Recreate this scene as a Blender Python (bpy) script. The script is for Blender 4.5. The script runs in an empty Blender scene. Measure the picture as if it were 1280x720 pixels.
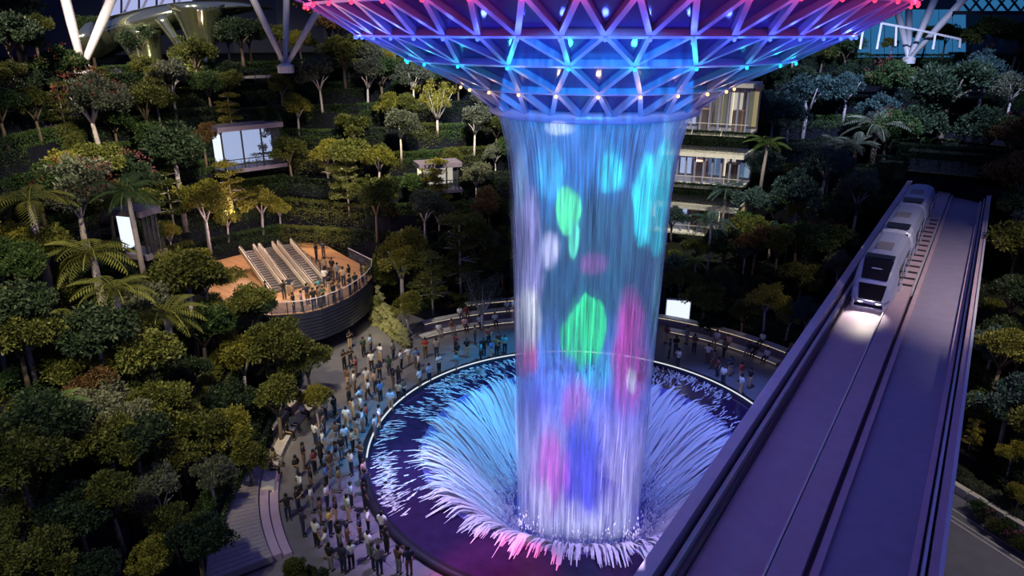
import bpy, bmesh, math, random
import numpy as np
from mathutils import Vector, Matrix, Euler
R = random.Random(7)
NR = np.random.default_rng(11)
SC = bpy.context.scene
COL = SC.collection
PI = math.pi
rad = math.radians
# ------------------------------------------------------------------ camera
CAM = (-4.75, -42.1, 27.0)
TILT = rad(20.1)
FPX = 880.0
cd = bpy.data.cameras.new('camera')
cam = bpy.data.objects.new('camera', cd)
COL.objects.link(cam)
cam.location = CAM
cam.rotation_euler = (PI / 2 - TILT, 0, 0)
cd.lens = FPX / 1280 * 36
cd.sensor_width = 36
cd.clip_end = 600
SC.camera = cam
# ------------------------------------------------------------------ view, sky
SC.view_settings.view_transform = 'Standard'
SC.view_settings.look = 'None'
SC.view_settings.gamma = 1
SC.view_settings.exposure = 0.0
SC.cycles.max_bounces = 6
SC.cycles.transparent_max_bounces = 16
SC.cycles.sample_clamp_indirect = 4
W = bpy.data.worlds.new('dusk_sky')
SC.world = W
W.use_nodes = True
wn = W.node_tree
bg = wn.nodes['Background']
bg.inputs[0].default_value = (0.13, 0.19, 0.6, 1)
bg.inputs[1].default_value = 0.33
# ------------------------------------------------------------------ lamps of the hall
def lamp(name, kind, loc, power, color, target=None, angle=60, blend=0.6, radius=0.3):
    l = bpy.data.lights.new(name, kind)
    l.energy = power
    l.color = color
    o = bpy.data.objects.new(name, l)
    COL.objects.link(o)
    o.location = loc
    if kind == 'SPOT':
        l.spot_size = rad(angle)
        l.spot_blend = blend
    if hasattr(l, 'shadow_soft_size'):
        l.shadow_soft_size = radius
    if target is not None:
        o.rotation_euler = (Vector(target) - Vector(loc)).to_track_quat('-Z', 'Y').to_euler()
    return o
WARM = (1.0, 0.86, 0.54)
# unseen roof floodlights over the garden, some added to brighten dark parts
for loc, tgt, p, c, a in (
        ((-14, -2, 42), (-38, 22, 8), 42000, WARM, 44),
        ((-10, 12, 44), (-17, 40, 8), 42000, WARM, 46),
        ((-22, -22, 40), (-30, 4, 4), 20000, (1.0, .8, .45), 46),
        ((-24, -30, 34), (-24, -9, 3), 5200, (.9, .85, .55), 60),
        ((-34, 10, 48), (-48, 56, 25), 24000, (1.0, .85, .6), 44),
        ((-10, 24, 48), (-26, 62, 25), 20000, (1.0, .85, .6), 40),
        ((38, -20, 32), (25, -8, 0), 5200, (.95, .85, .7), 40),
        ((-50, 8, 44), (-50, 38, 20), 26000, (1.0, .8, .6), 50),
        ((14, 18, 44), (17, 40, 6), 24000, (.95, .85, .55), 44),
        ((40, 24, 46), (46, 60, 15), 42000, (.62, .72, 1.0), 54),
        ((30, -22, 40), (33, 6, 4), 22000, (1.0, .78, .5), 44),
        ((-4, 20, 46), (-8, 56, 18), 26000, (.8, .85, 1.0), 56),
        ((-20, 2, 30), (-19, 17, 0), 6500, (1.0, .9, .7), 44),
        ((6, -6, 42), (16, -8, 9), 4600, (.5, .4, 1.0), 62)):
    lamp('unseen_floodlight', 'SPOT', loc, p * 4.0, c, tgt, a, 0.9, 0.6)
# show lights on the fountain rim and under the crown
for loc, tgt, p, c, a in (
        ((-7.5, -11.9, .5), (-6.5, -12.9, 28), 8000, (.1, .16, 1.0), 62),
        ((9, -10.9, .5), (8.6, -11.6, 28), 8000, (.1, .14, 1.0), 62),
        ((1.5, -14, .5), (1.5, -15.2, 30), 5000, (.62, .14, .9), 44),
        ((-14.2, 1.5, .5), (-14, 0, 27), 6500, (.22, .16, 1.0), 60),
        ((14.2, 1.5, .5), (14, 0, 27), 6500, (.1, .2, 1.0), 60),
        ((-3, 10, 21), (-4, 11.5, 0), 19000, (.07, .5, 1.0), 46),
        ((-9, 0, 22), (-11, 1.5, 0), 22000, (.08, .5, 1.0), 42),
        ((9, 2, 22), (11, 4, 0), 17000, (.2, .3, 1.0), 44),
        ((-7, -6, 22), (-9, -6.5, 0), 25000, (.6, .44, 1.0), 40),
        ((4, -8, 22), (4, -9.5, -1), 15000, (.62, .46, 1.0), 40),
        ((-3, -14, 16), (-5.5, -12.9, 0), 19000, (.95, .06, .28), 28)):
    lamp('show_spotlight', 'SPOT', loc, p, c, tgt, a, 0.6, 0.3)
# picture projectors of the water show: lamps whose slide is a set of coloured shapes thrown on the falling water
def projector(loc, target, power, shapes, bands, half):
    o = lamp('show_projector', 'SPOT', loc, power, (1, 1, 1), target, 52, .1, .05)
    o.data.use_nodes = True
    nt = o.data.node_tree; N = nt.nodes.new; K = nt.links.new
    em = nt.nodes['Emission']
    inv = Matrix.LocRotScale(o.location, o.rotation_euler, None).inverted()
    def uv(p): q = inv @ Vector(p); return q.x / -q.z, q.y / -q.z, -q.z
    tc = N('ShaderNodeTexCoord'); sp = N('ShaderNodeSeparateXYZ'); K(tc.outputs['Normal'], sp.inputs[0])
    def math_(op, a, b=None, c=None):
        m = N('ShaderNodeMath'); m.operation = op
        for i, x in enumerate((a, b, c)):
            if x is None: continue
            if isinstance(x, (int, float)): m.inputs[i].default_value = x
            else: K(x, m.inputs[i])
        return m.outputs[0]
    z = math_('ABSOLUTE', sp.outputs[2]); U = math_('DIVIDE', sp.outputs[0], z); V = math_('DIVIDE', sp.outputs[1], z)
    # height bands: colour ramp along the fall
    v0, v1 = uv((0, -4.6, -5))[1], uv((0, -4.6, 24))[1]
    mr = N('ShaderNodeMapRange'); K(V, mr.inputs[0]); mr.inputs[1].default_value = v0; mr.inputs[2].default_value = v1
    cr = N('ShaderNodeValToRGB'); K(mr.outputs[0], cr.inputs[0])
    el = cr.color_ramp.elements
    for i, (p, c) in enumerate(bands):
        e = el[i] if i < 2 else el.new(p)
        e.position = p; e.color = (*c, 1)
    cur = cr.outputs[0]
    nz = N('ShaderNodeTexNoise'); nz.inputs['Scale'].default_value = 40; nz.inputs['Detail'].default_value = 5
    cv = N('ShaderNodeCombineXYZ'); K(U, cv.inputs[0]); K(math_('MULTIPLY', V, .3), cv.inputs[1]); K(cv.outputs[0], nz.inputs['Vector'])
    wob = math_('MULTIPLY_ADD', nz.outputs[0], 2.6, -1.3)
    n2 = N('ShaderNodeTexNoise'); n2.inputs['Scale'].default_value = 170; n2.inputs['Detail'].default_value = 4
    c2 = N('ShaderNodeCombineXYZ'); K(U, c2.inputs[0]); K(math_('MULTIPLY', V, .06), c2.inputs[1]); K(c2.outputs[0], n2.inputs['Vector'])
    st = N('ShaderNodeMapRange'); K(n2.outputs[0], st.inputs[0]); st.inputs[1].default_value = .36; st.inputs[2].default_value = .66; st.inputs[3].default_value = .45; st.inputs[4].default_value = 1.6
    for p, rx, rz, col, soft in shapes:
        cu, cvv, dz = uv(p)
        a = math_('MULTIPLY', math_('SUBTRACT', U, cu), dz / rx); b = math_('MULTIPLY', math_('SUBTRACT', V, cvv), dz / rz)
        d = math_('ADD', math_('ADD', math_('MULTIPLY', a, a), math_('MULTIPLY', b, b)), wob)
        m = N('ShaderNodeMapRange'); m.interpolation_type = 'SMOOTHSTEP'; K(d, m.inputs[0])
        m.inputs[1].default_value = 1 + soft; m.inputs[2].default_value = max(0, 1 - soft); m.inputs[3].default_value = 0; m.inputs[4].default_value = 1
        mx = N('ShaderNodeMix'); mx.data_type = 'RGBA'; K(m.outputs[0], mx.inputs[0]); K(cur, mx.inputs[6]); mx.inputs[7].default_value = (*col, 1)
        cur = mx.outputs[2]
    # shutter blades beside the curtain of water
    w0, w1, w2 = uv((4.45, 0, -5)), uv((4.85, 0, 19.5)), uv((5.75, 0, 22.9)); uc = uv((0, 0, 12))
    hw = N('ShaderNodeMapRange'); K(V, hw.inputs[0]); hw.inputs[1].default_value = w0[1]; hw.inputs[2].default_value = w1[1]; hw.inputs[3].default_value = w0[0] - uc[0]; hw.inputs[4].default_value = w1[0] - uc[0]
    h2 = N('ShaderNodeMapRange'); K(V, h2.inputs[0]); h2.inputs[1].default_value = w1[1]; h2.inputs[2].default_value = w2[1]; h2.inputs[3].default_value = 0; h2.inputs[4].default_value = w2[0] - w1[0]
    m = N('ShaderNodeMapRange'); K(math_('DIVIDE', math_('ABSOLUTE', math_('SUBTRACT', U, uc[0])), math_('ADD', hw.outputs[0], h2.outputs[0])), m.inputs[0])
    m.inputs[1].default_value = 1.0; m.inputs[2].default_value = .97; m.inputs[3].default_value = 0; m.inputs[4].default_value = 1
    # barn door along the guideway parapet
    a, b = uv((2.6, -26, 10)), uv((10.6, -14, 10)); dx, dy = b[0] - a[0], b[1] - a[1]; ln = math.hypot(dx, dy)
    sd = math_('DIVIDE', math_('SUBTRACT', math_('MULTIPLY', math_('SUBTRACT', V, a[1]), dx), math_('MULTIPLY', math_('SUBTRACT', U, a[0]), dy)), ln)
    bd = N('ShaderNodeMapRange'); K(sd, bd.inputs[0]); bd.inputs[1].default_value = .02; bd.inputs[2].default_value = .035
    K(cur, em.inputs[0]); b0_ = N('ShaderNodeMapRange'); K(V, b0_.inputs[0]); b0_.inputs[1].default_value = uv((0, -4.6, -4.4))[1]; b0_.inputs[2].default_value = uv((0, -4.6, -3.2))[1]
    K(math_('MULTIPLY', math_('MULTIPLY', math_('MULTIPLY', m.outputs[0], bd.outputs[0]), b0_.outputs[0]), st.outputs[0]), em.inputs[1])
    return o
SHAPES = [((4.5, -1.3, 13), .55, 8.5, (.3, .75, .9), .9), ((-4.6, -1, 12), .5, 9, (.45, .65, .95), .9), ((1.0, -4.5, 15.6), 2.7, 3.2, (.01, .08, .1), .8), ((-4, -2.2, 13.9), .95, 4.2, (.5, .42, .8), .8),
    ((3.5, -3, 18.2), 1.3, 3.2, (.03, .85, .9), .22), ((.6, -4.6, 19.9), .7, 1.1, (.03, .65, .8), .7), ((-2.6, -3.8, 19.7), .7, 1.5, (.04, .42, .75), .9),
    ((-1.7, -4.3, 17.8), .66, 1.4, (.08, .75, .25), .3), ((-1.3, -4.4, 16.1), .27, 1.0, (.1, .7, .4), .5), ((-2.6, -3.8, 15.4), .5, 1.0, (.6, .55, .75), .95), ((-.2, -4.6, 14.7), .7, .6, (.2, .08, .2), .95),
    ((.2, -4.6, 8.1), 1.2, 1.3, (.05, .4, .7), .6), ((-.5, -4.6, 10.5), 1.25, 2.1, (.03, .85, .25), .15),
    ((-3.9, -2.5, 8.3), .7, 1.6, (.8, .1, .3), .7), ((-3.8, -2.6, 10.5), .75, 1.8, (1, .92, .9), .8),
    ((2.3, -4, 8.6), 1.0, 3.4, (.7, .06, .42), .95), ((2.5, -3.8, 7), .3, .8, (1, .8, .95), .6), ((-.9, -4.5, 5.3), .8, 1.6, (.6, .08, .55), .8),
    ((-.2, -4.6, 1.2), 1.5, 2.9, (.06, .05, .75), .7), ((-2.4, -3.9, .4), 1.1, 2.5, (.8, .12, .6), .9), ((-3, -3.4, -2.6), .8, 1.8, (1, .75, .95), .8), ((-2.2, -4, 22.2), .7, .4, (.7, .85, 1), .8)]
BANDS = [(0, (1, .88, 1)), (.2, (.7, .5, 1)), (.32, (.16, .16, .9)), (.42, (.1, .25, .75)), (.52, (.01, .09, .14)), (.7, (.012, .09, .15)), (.8, (.015, .15, .4)), (1, (.02, .22, .6))]
projector((-4, -41, 24), (0, 0, 9.5), 150000, SHAPES, BANDS, 5.6)

# ------------------------------------------------------------------ helpers
def ray(u, v):
    a = (u - 640) / FPX; b = (v - 360) / FPX
    c, s = math.cos(TILT), math.sin(TILT)
    return Vector((a, c - b * s, -(s + b * c)))
def hit(u, v, z):
    r = ray(u, v)
    return Vector(CAM) + r * ((z - CAM[2]) / r.z)
def pix(p):
    c, s = math.cos(TILT), math.sin(TILT)
    x, y, z = p[0] - CAM[0], p[1] - CAM[1], p[2] - CAM[2]
    d = y * c - z * s
    if d < 0.1: return -9999, -9999
    return 640 + FPX * x / d, 360 - FPX * (y * s + z * c) / d
def pol(r, deg, z=0.0):
    return Vector((r * math.cos(rad(deg)), r * math.sin(rad(deg)), z))
class MB:
    def __init__(self): self.v = []; self.f = []; self.m = []
    def add(self, vs, fs, m=0):
        b = len(self.v); self.v += [tuple(q) for q in vs]
        self.f += [tuple(i + b for i in q) for q in fs]; self.m += [m] * len(fs)
    def box(self, c, s, rz=0, m=0, M=None):
        x, y, z = s[0] / 2, s[1] / 2, s[2] / 2
        vs = [Vector(p) for p in ((-x, -y, -z), (x, -y, -z), (x, y, -z), (-x, y, -z), (-x, -y, z), (x, -y, z), (x, y, z), (-x, y, z))]
        Q = M if M is not None else Matrix.Rotation(rz, 3, 'Z')
        self.add([Q @ p + Vector(c) for p in vs], ((0, 3, 2, 1), (4, 5, 6, 7), (0, 1, 5, 4), (1, 2, 6, 5), (2, 3, 7, 6), (3, 0, 4, 7)), m)
    def beam(self, a, b, w, h, up=(0, 0, 1), m=0):
        a, b = Vector(a), Vector(b); d = (b - a).normalized(); up = Vector(up)
        s = d.cross(up)
        if s.length < 1e-5: s = d.cross(Vector((1, 0, 0)))
        s.normalize(); n = s.cross(d)
        s *= w / 2; n *= h / 2
        vs = [a - s - n, a + s - n, a + s + n, a - s + n, b - s - n, b + s - n, b + s + n, b - s + n]
        self.add(vs, ((0, 3, 2, 1), (4, 5, 6, 7), (0, 1, 5, 4), (1, 2, 6, 5), (2, 3, 7, 6), (3, 0, 4, 7)), m)
    def tube(self, pts, rs, n=6, m=0):
        pts = [Vector(p) for p in pts]
        if not hasattr(rs, '__len__'): rs = [rs] * len(pts)
        b = []; k = len(pts)
        for i, p in enumerate(pts):
            d = (pts[min(i + 1, k - 1)] - pts[max(i - 1, 0)]).normalized()
            a = Vector((1, 0, 0)) if abs(d.x) < 0.8 else Vector((0, 1, 0))
            s = d.cross(a).normalized(); t = d.cross(s)
            b += [p + (s * math.cos(2 * PI * j / n) + t * math.sin(2 * PI * j / n)) * rs[i] for j in range(n)]
        fs = [(i * n + j, i * n + (j + 1) % n, (i + 1) * n + (j + 1) % n, (i + 1) * n + j) for i in range(k - 1) for j in range(n)]
        fs += [tuple(range(n))[::-1], tuple((k - 1) * n + j for j in range(n))]
        self.add(b, fs, m)
    def lathe(self, prof, n=24, a0=0, a1=360, m=0):
        full = abs(a1 - a0 - 360) < 1e-6
        na = n if full else n + 1; k = len(prof)
        vs = [(r * math.cos(rad(a0 + (a1 - a0) * i / n)), r * math.sin(rad(a0 + (a1 - a0) * i / n)), z) for i in range(na) for r, z in prof]
        fs = [(i * k + j, ((i + 1) % na) * k + j, ((i + 1) % na) * k + j + 1, i * k + j + 1) for i in range(n) for j in range(k - 1)]
        self.add(vs, fs, m)
    def arcbox(self, r0, r1, z0, z1, a0, a1, n=24, m=0):
        vs = []; fs = []
        for i in range(n + 1):
            a = rad(a0 + (a1 - a0) * i / n); c, s = math.cos(a), math.sin(a)
            vs += [(r0 * c, r0 * s, z0), (r1 * c, r1 * s, z0), (r1 * c, r1 * s, z1), (r0 * c, r0 * s, z1)]
        for i in range(n):
            p, q = 4 * i, 4 * i + 4
            for j in range(4): fs.append((p + j, p + (j + 1) % 4, q + (j + 1) % 4, q + j))
        fs += [(3, 2, 1, 0), (4 * n, 4 * n + 1, 4 * n + 2, 4 * n + 3)]
        self.add(vs, fs, m)
    def prism(self, poly, z0, z1, m=0):
        n = len(poly)
        vs = [(p[0], p[1], z0) for p in poly] + [(p[0], p[1], z1) for p in poly]
        fs = [tuple(range(n))[::-1], tuple(range(n, 2 * n))] + [(i, (i + 1) % n, n + (i + 1) % n, n + i) for i in range(n)]
        self.add(vs, fs, m)
    def ell(self, c, r, n=8, k=5, m=0, M=None):
        vs = []; fs = []
        for i in range(k + 1):
            t = PI * i / k
            for j in range(n):
                p = Vector((r[0] * math.sin(t) * math.cos(2 * PI * j / n), r[1] * math.sin(t) * math.sin(2 * PI * j / n), r[2] * math.cos(t)))
                vs.append((M @ p if M is not None else p) + Vector(c))
        for i in range(k):
            for j in range(n): fs.append((i * n + j, (i + 1) * n + j, (i + 1) * n + (j + 1) % n, i * n + (j + 1) % n))
        self.add(vs, fs, m)
    def mesh(self, name, mats, smooth=False):
        me = bpy.data.meshes.new(name)
        me.from_pydata(self.v, [], self.f)
        for q in (mats if isinstance(mats, (list, tuple)) else [mats]): me.materials.append(q)
        if any(self.m): me.polygons.foreach_set('material_index', self.m)
        if smooth: me.polygons.foreach_set('use_smooth', [True] * len(me.polygons))
        me.update()
        return me
    def build(self, name, mats, parent=None, smooth=False, kind=None):
        return put(name, self.mesh(name, mats, smooth), parent, kind=kind)
def put(name, me, parent=None, loc=None, rz=None, kind=None, scale=None):
    o = bpy.data.objects.new(name, me); COL.objects.link(o)
    if parent is not None: o.parent = parent
    if loc is not None: o.location = loc
    if rz is not None: o.rotation_euler = (0, 0, rz)
    if scale is not None: o.scale = scale
    if kind: o['kind'] = kind
    return o
def tag(o, label, cat, group=None):
    o['label'] = label; o['category'] = cat
    if group: o['group'] = group
    return o
def thing(name, label, cat, loc=(0, 0, 0), rz=0, group=None, scale=None):
    o = bpy.data.objects.new(name, None); COL.objects.link(o)
    o.empty_display_size = .1
    o.location = loc; o.rotation_euler = (0, 0, rz)
    if scale is not None: o.scale = (scale,) * 3 if not hasattr(scale, '__len__') else scale
    return tag(o, label, cat, group)
# ------------------------------------------------------------------ materials
def mat(name, col, rough=.6, metal=0, emit=None, es=0, noise=None, bump=0, bscale=8, spec=.5, alpha=1):
    m = bpy.data.materials.new(name); m.use_nodes = True
    nt = m.node_tree; b = nt.nodes['Principled BSDF']
    b.inputs['Base Color'].default_value = (*col, 1)
    b.inputs['Roughness'].default_value = rough
    b.inputs['Metallic'].default_value = metal
    b.inputs['Specular IOR Level'].default_value = spec
    b.inputs['Alpha'].default_value = alpha
    if emit:
        b.inputs['Emission Color'].default_value = (*emit, 1); b.inputs['Emission Strength'].default_value = es
    if noise:
        sc, amt = noise
        tc = nt.nodes.new('ShaderNodeTexCoord'); n = nt.nodes.new('ShaderNodeTexNoise'); n.inputs['Scale'].default_value = sc; n.inputs['Detail'].default_value = 6
        mx = nt.nodes.new('ShaderNodeMix'); mx.data_type = 'RGBA'
        nt.links.new(tc.outputs['Object'], n.inputs['Vector']); nt.links.new(n.outputs[0], mx.inputs[0])
        mx.inputs[6].default_value = (*[q * (1 - amt) for q in col], 1); mx.inputs[7].default_value = (*[min(1, q * (1 + amt)) for q in col], 1)
        nt.links.new(mx.outputs[2], b.inputs['Base Color'])
    if bump:
        tc = nt.nodes.new('ShaderNodeTexCoord'); n = nt.nodes.new('ShaderNodeTexNoise'); n.inputs['Scale'].default_value = bscale; n.inputs['Detail'].default_value = 5
        bp = nt.nodes.new('ShaderNodeBump'); bp.inputs['Strength'].default_value = bump
        nt.links.new(tc.outputs['Object'], n.inputs['Vector']); nt.links.new(n.outputs[0], bp.inputs['Height']); nt.links.new(bp.outputs[0], b.inputs['Normal'])
    return m
def glow(name, col, s):
    return mat(name, (.0, .0, .0), .5, 0, col, s)
def leafmat(name, c0, c1):
    m = bpy.data.materials.new(name); m.use_nodes = True
    nt = m.node_tree; b = nt.nodes['Principled BSDF']
    b.inputs['Roughness'].default_value = .55; b.inputs['Specular IOR Level'].default_value = .3
    at = nt.nodes.new('ShaderNodeAttribute'); at.attribute_name = 'tint'
    oi = nt.nodes.new('ShaderNodeObjectInfo')
    ad = nt.nodes.new('ShaderNodeMath'); ad.operation = 'MULTIPLY_ADD'; ad.inputs[1].default_value = .55; 
    m2 = nt.nodes.new('ShaderNodeMath'); m2.operation = 'MULTIPLY'; m2.inputs[1].default_value = .45
    nt.links.new(oi.outputs['Random'], m2.inputs[0]); nt.links.new(at.outputs['Fac'], ad.inputs[0]); nt.links.new(m2.outputs[0], ad.inputs[2])
    mx = nt.nodes.new('ShaderNodeMix'); mx.data_type = 'RGBA'
    mx.inputs[6].default_value = (*c0, 1); mx.inputs[7].default_value = (*c1, 1)
    nt.links.new(ad.outputs[0], mx.inputs[0]); nt.links.new(mx.outputs[2], b.inputs['Base Color'])
    tr = nt.nodes.new('ShaderNodeBsdfTranslucent'); ms = nt.nodes.new('ShaderNodeMixShader'); ms.inputs[0].default_value = .3
    nt.links.new(mx.outputs[2], tr.inputs[0]); nt.links.new(b.outputs[0], ms.inputs[1]); nt.links.new(tr.outputs[0], ms.inputs[2])
    nt.links.new(ms.outputs[0], nt.nodes['Material Output'].inputs[0])
    return m
M = {}
M['paving'] = mat('grey_paving', (.15, .145, .17), .55, noise=(1.2, .3), bump=.3, bscale=14)
M['stone'] = mat('pale_stone', (.5, .47, .42), .7, noise=(3, .2))
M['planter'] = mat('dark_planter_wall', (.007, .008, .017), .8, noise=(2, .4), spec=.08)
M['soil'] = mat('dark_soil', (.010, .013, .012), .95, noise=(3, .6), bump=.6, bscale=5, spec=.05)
M['pool'] = mat('dark_wet_pool_floor', (.03, .014, .06), .16, noise=(1.5, .5), bump=.25, bscale=3)
M['white'] = mat('white_paint', (.75, .75, .78), .45)
M['steel'] = mat('painted_steel', (.26, .27, .46), .38, .1)
M['steel_white'] = mat('white_painted_steel', (.6, .58, .66), .4, noise=(2, .12))
M['dark_metal'] = mat('dark_metal', (.03, .03, .045), .4, .4)
M['slat'] = mat('dark_blue_slat', (.022, .026, .055), .45, .1)
M['wood'] = mat('warm_wood_board', (.5, .27, .13), .5, noise=(6, .25))
M['timber'] = mat('grey_timber_board', (.26, .24, .3), .6, noise=(6, .3))
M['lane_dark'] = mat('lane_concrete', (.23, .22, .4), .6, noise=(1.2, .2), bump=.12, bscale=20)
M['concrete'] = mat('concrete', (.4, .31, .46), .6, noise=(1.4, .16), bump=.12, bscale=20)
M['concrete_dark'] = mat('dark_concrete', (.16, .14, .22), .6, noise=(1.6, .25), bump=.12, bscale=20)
M['rock'] = mat('mossy_rock', (.17, .17, .08), .9, noise=(2.5, .5), bump=.8, bscale=4)
M['led_white'] = glow('white_led', (.75, .8, .9), 1.0)
M['led_red'] = glow('red_led', (1, .03, .08), 3)
M['led_blue'] = glow('blue_led', (.05, .1, 1), 3)
M['led_cyan'] = glow('cyan_led', (.02, .7, .85), 1.6)
M['led_amber'] = glow('amber_led', (1, .55, .2), 2.6)
M['shop_warm'] = glow('warm_shop_interior', (.9, .75, .4), .32); M['shop_cool'] = glow('cool_shop_interior', (.5, .75, 1), .35)
M['warm_light'] = glow('warm_interior_light', (1, .82, .5), 1.3)
M['cool_light'] = glow('cool_interior_light', (.8, .88, 1), 1.1)
M['blue_screen'] = glow('blue_lit_glass', (.03, .18, .42), .7)
M['sky_glow_glass'] = glow('sky_glow_glazing', (.5, .55, .95), .8)  # panes emit in place of the bright sky behind the glass
M['chrome'] = mat('mirror_metal', (.62, .68, .5), .12, .95, noise=(.6, .2))
M['bark_pale'] = mat('pale_bark', (.46, .42, .44), .8, noise=(9, .3))
M['bark_violet'] = mat('grey_bark', (.3, .27, .32), .8, noise=(9, .4))
M['bark_dark'] = mat('brown_bark', (.12, .09, .07), .9, noise=(9, .4))
def glassmat(name, col, tr, rough=.08):
    m = bpy.data.materials.new(name); m.use_nodes = True
    nt = m.node_tree; b = nt.nodes['Principled BSDF']
    b.inputs['Base Color'].default_value = (*col, 1); b.inputs['Roughness'].default_value = rough
    t = nt.nodes.new('ShaderNodeBsdfTransparent'); t.inputs[0].default_value = (.8, .85, 1, 1)
    ms = nt.nodes.new('ShaderNodeMixShader'); ms.inputs[0].default_value = tr
    nt.links.new(b.outputs[0], ms.inputs[1]); nt.links.new(t.outputs[0], ms.inputs[2])
    nt.links.new(ms.outputs[0], nt.nodes['Material Output'].inputs[0])
    return m
M['glass'] = glassmat('clear_glass', (.1, .12, .16), .75)
M['dish_glass'] = glassmat('tinted_dish_glass', (.06, .05, .22), .4, .12)
M['train_glass'] = mat('dark_train_glass', (.012, .012, .02), .08)
# ================================================================== terrain of the round garden
STEP, RUN, NLEV = 2.4, 3.4, 10
def ang(d): return (d + 180) % 360 - 180
def R0(p): return 25.0 - 3.4 * math.exp(-(ang(p - 182) / 24) ** 2) - 1.2 * math.exp(-(ang(p - 20) / 22) ** 2) + .2 * max(0, -6 - ang(p)) * (ang(p) > -60)
def SS(p): return 1 + 1.6 * math.exp(-(ang(p - 41) / 22) ** 2)
def zk(k): return 0.0 if k <= 0 else 1.0 + STEP * (k - 1)
def smooth(a, b, x):
    t = min(1, max(0, (x - a) / (b - a))); return t * t * (3 - 2 * t)
def Rk(k, p):
    r = R0(p) + (k - 1) * RUN * SS(p)
    q = p % 360
    f = smooth(119, 131, q) * (1 - smooth(150, 158, q))
    if f: r = r + f * max(0, (45 if k <= 3 else 45 + (k - 3) * 1.7) - r)
    f = smooth(57, 61, q) * (1 - smooth(75, 79, q))
    if f and k > 2: r = r + f * max(0, 52.0 + k * .25 - r)
    return r
def height(x, y):
    r = math.hypot(x, y); p = math.degrees(math.atan2(y, x))
    k = 0
    while k < NLEV and r > Rk(k + 1, p): k += 1
    return zk(k)
DEGS = [i * 1.0 for i in range(-60, 246)]
for k in range(1, NLEV + 1):
    vs = []; fs = []; ms = []
    for p in DEGS:
        r1 = Rk(k, p); r2 = Rk(k + 1, p) + .4 if k < NLEV else 190
        for r, z in ((r1, zk(k - 1) - .6), (r1, zk(k) + .12), (r1 + .3, zk(k) + .12), (r1 + .3, zk(k)), (r2, zk(k))):
            vs.append(pol(r, p, z))
    wl = MB(); tp = MB()
    n = 5
    wf = []; tf = []
    for i in range(len(DEGS) - 1):
        a, b = i * n, (i + 1) * n
        for j in range(3): wf.append((a + j, a + j + 1, b + j + 1, b + j))
        tf.append((a + 3, a + 4, b + 4, b + 3))
    tp.add(vs, tf); wl.add(vs, wf)
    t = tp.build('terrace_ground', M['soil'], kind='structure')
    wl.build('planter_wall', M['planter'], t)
# plaza floor
fl = MB(); fl.lathe([(14.75, 0), (18, 0), (24, 0), (50, 0)], 120)
floor = fl.build('floor', M['paving'], kind='structure')
def arcline(r0, r1, a0, a1, mt, name, z0=.0, z1=.025):
    b = MB(); b.arcbox(r0, r1, z0, z1, a0, a1, 30); return b.build(name, mt, floor)
for o_ in (2.0, 2.7, 3.1):
    q_ = MB(); q_.beam((20.6 - o_, .5, .012), (26.8 - o_, -14.5, .012), .1, .024); q_.build('paving_line', M['stone'], floor)
# paving stones: a course of big slabs round the rim of the pool, one object each
slab = MB(); slab.arcbox(15.05, 16.3, -.05, .022, .15, 5.85, 4)
sm = slab.mesh('paving_stone', M['paving'])
for i in range(60):
    put('paving_stone', sm, floor, rz=rad(6 * i))
# ================================================================== pool
pool = thing('fountain_pool', 'round fountain pool with dark wet floor and bright white rim line under the waterfall', 'pool')
b = MB(); b.lathe([(14.45, -.3), (14.45, .28), (15.0, .28), (15.0, -.05)], 120); b.build('rim', M['dark_metal'], pool, True)
b = MB(); b.lathe([(14.5, .28), (14.5, .34), (14.6, .34), (14.6, .28)], 120, -20, 188); b.build('rim_light', M['led_white'], pool)
b = MB(); b.lathe([(14.5, .02), (13, .05), (12, .06), (11.0, .08)], 120); b.build('wet_floor', M['pool'], pool, True)
def bowl(r):
    t = min(1, max(0, (10.9 - r) / 5.9)); return .08 - 5.6 * t ** 1.15
M['bowl'] = mat('wet_acrylic_bowl', (.13, .12, .4), .3, noise=(2, .3), bump=.3, bscale=6)
b = MB(); b.lathe([(r, bowl(r)) for r in (11, 10.5, 10, 9.4, 8.8, 8.2, 7.6, 7, 6.4, 5.8, 5.3, 5)] + [(4.9, -6.4), (.01, -6.4)], 96); b.build('bowl', M['bowl'], pool, True)
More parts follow.
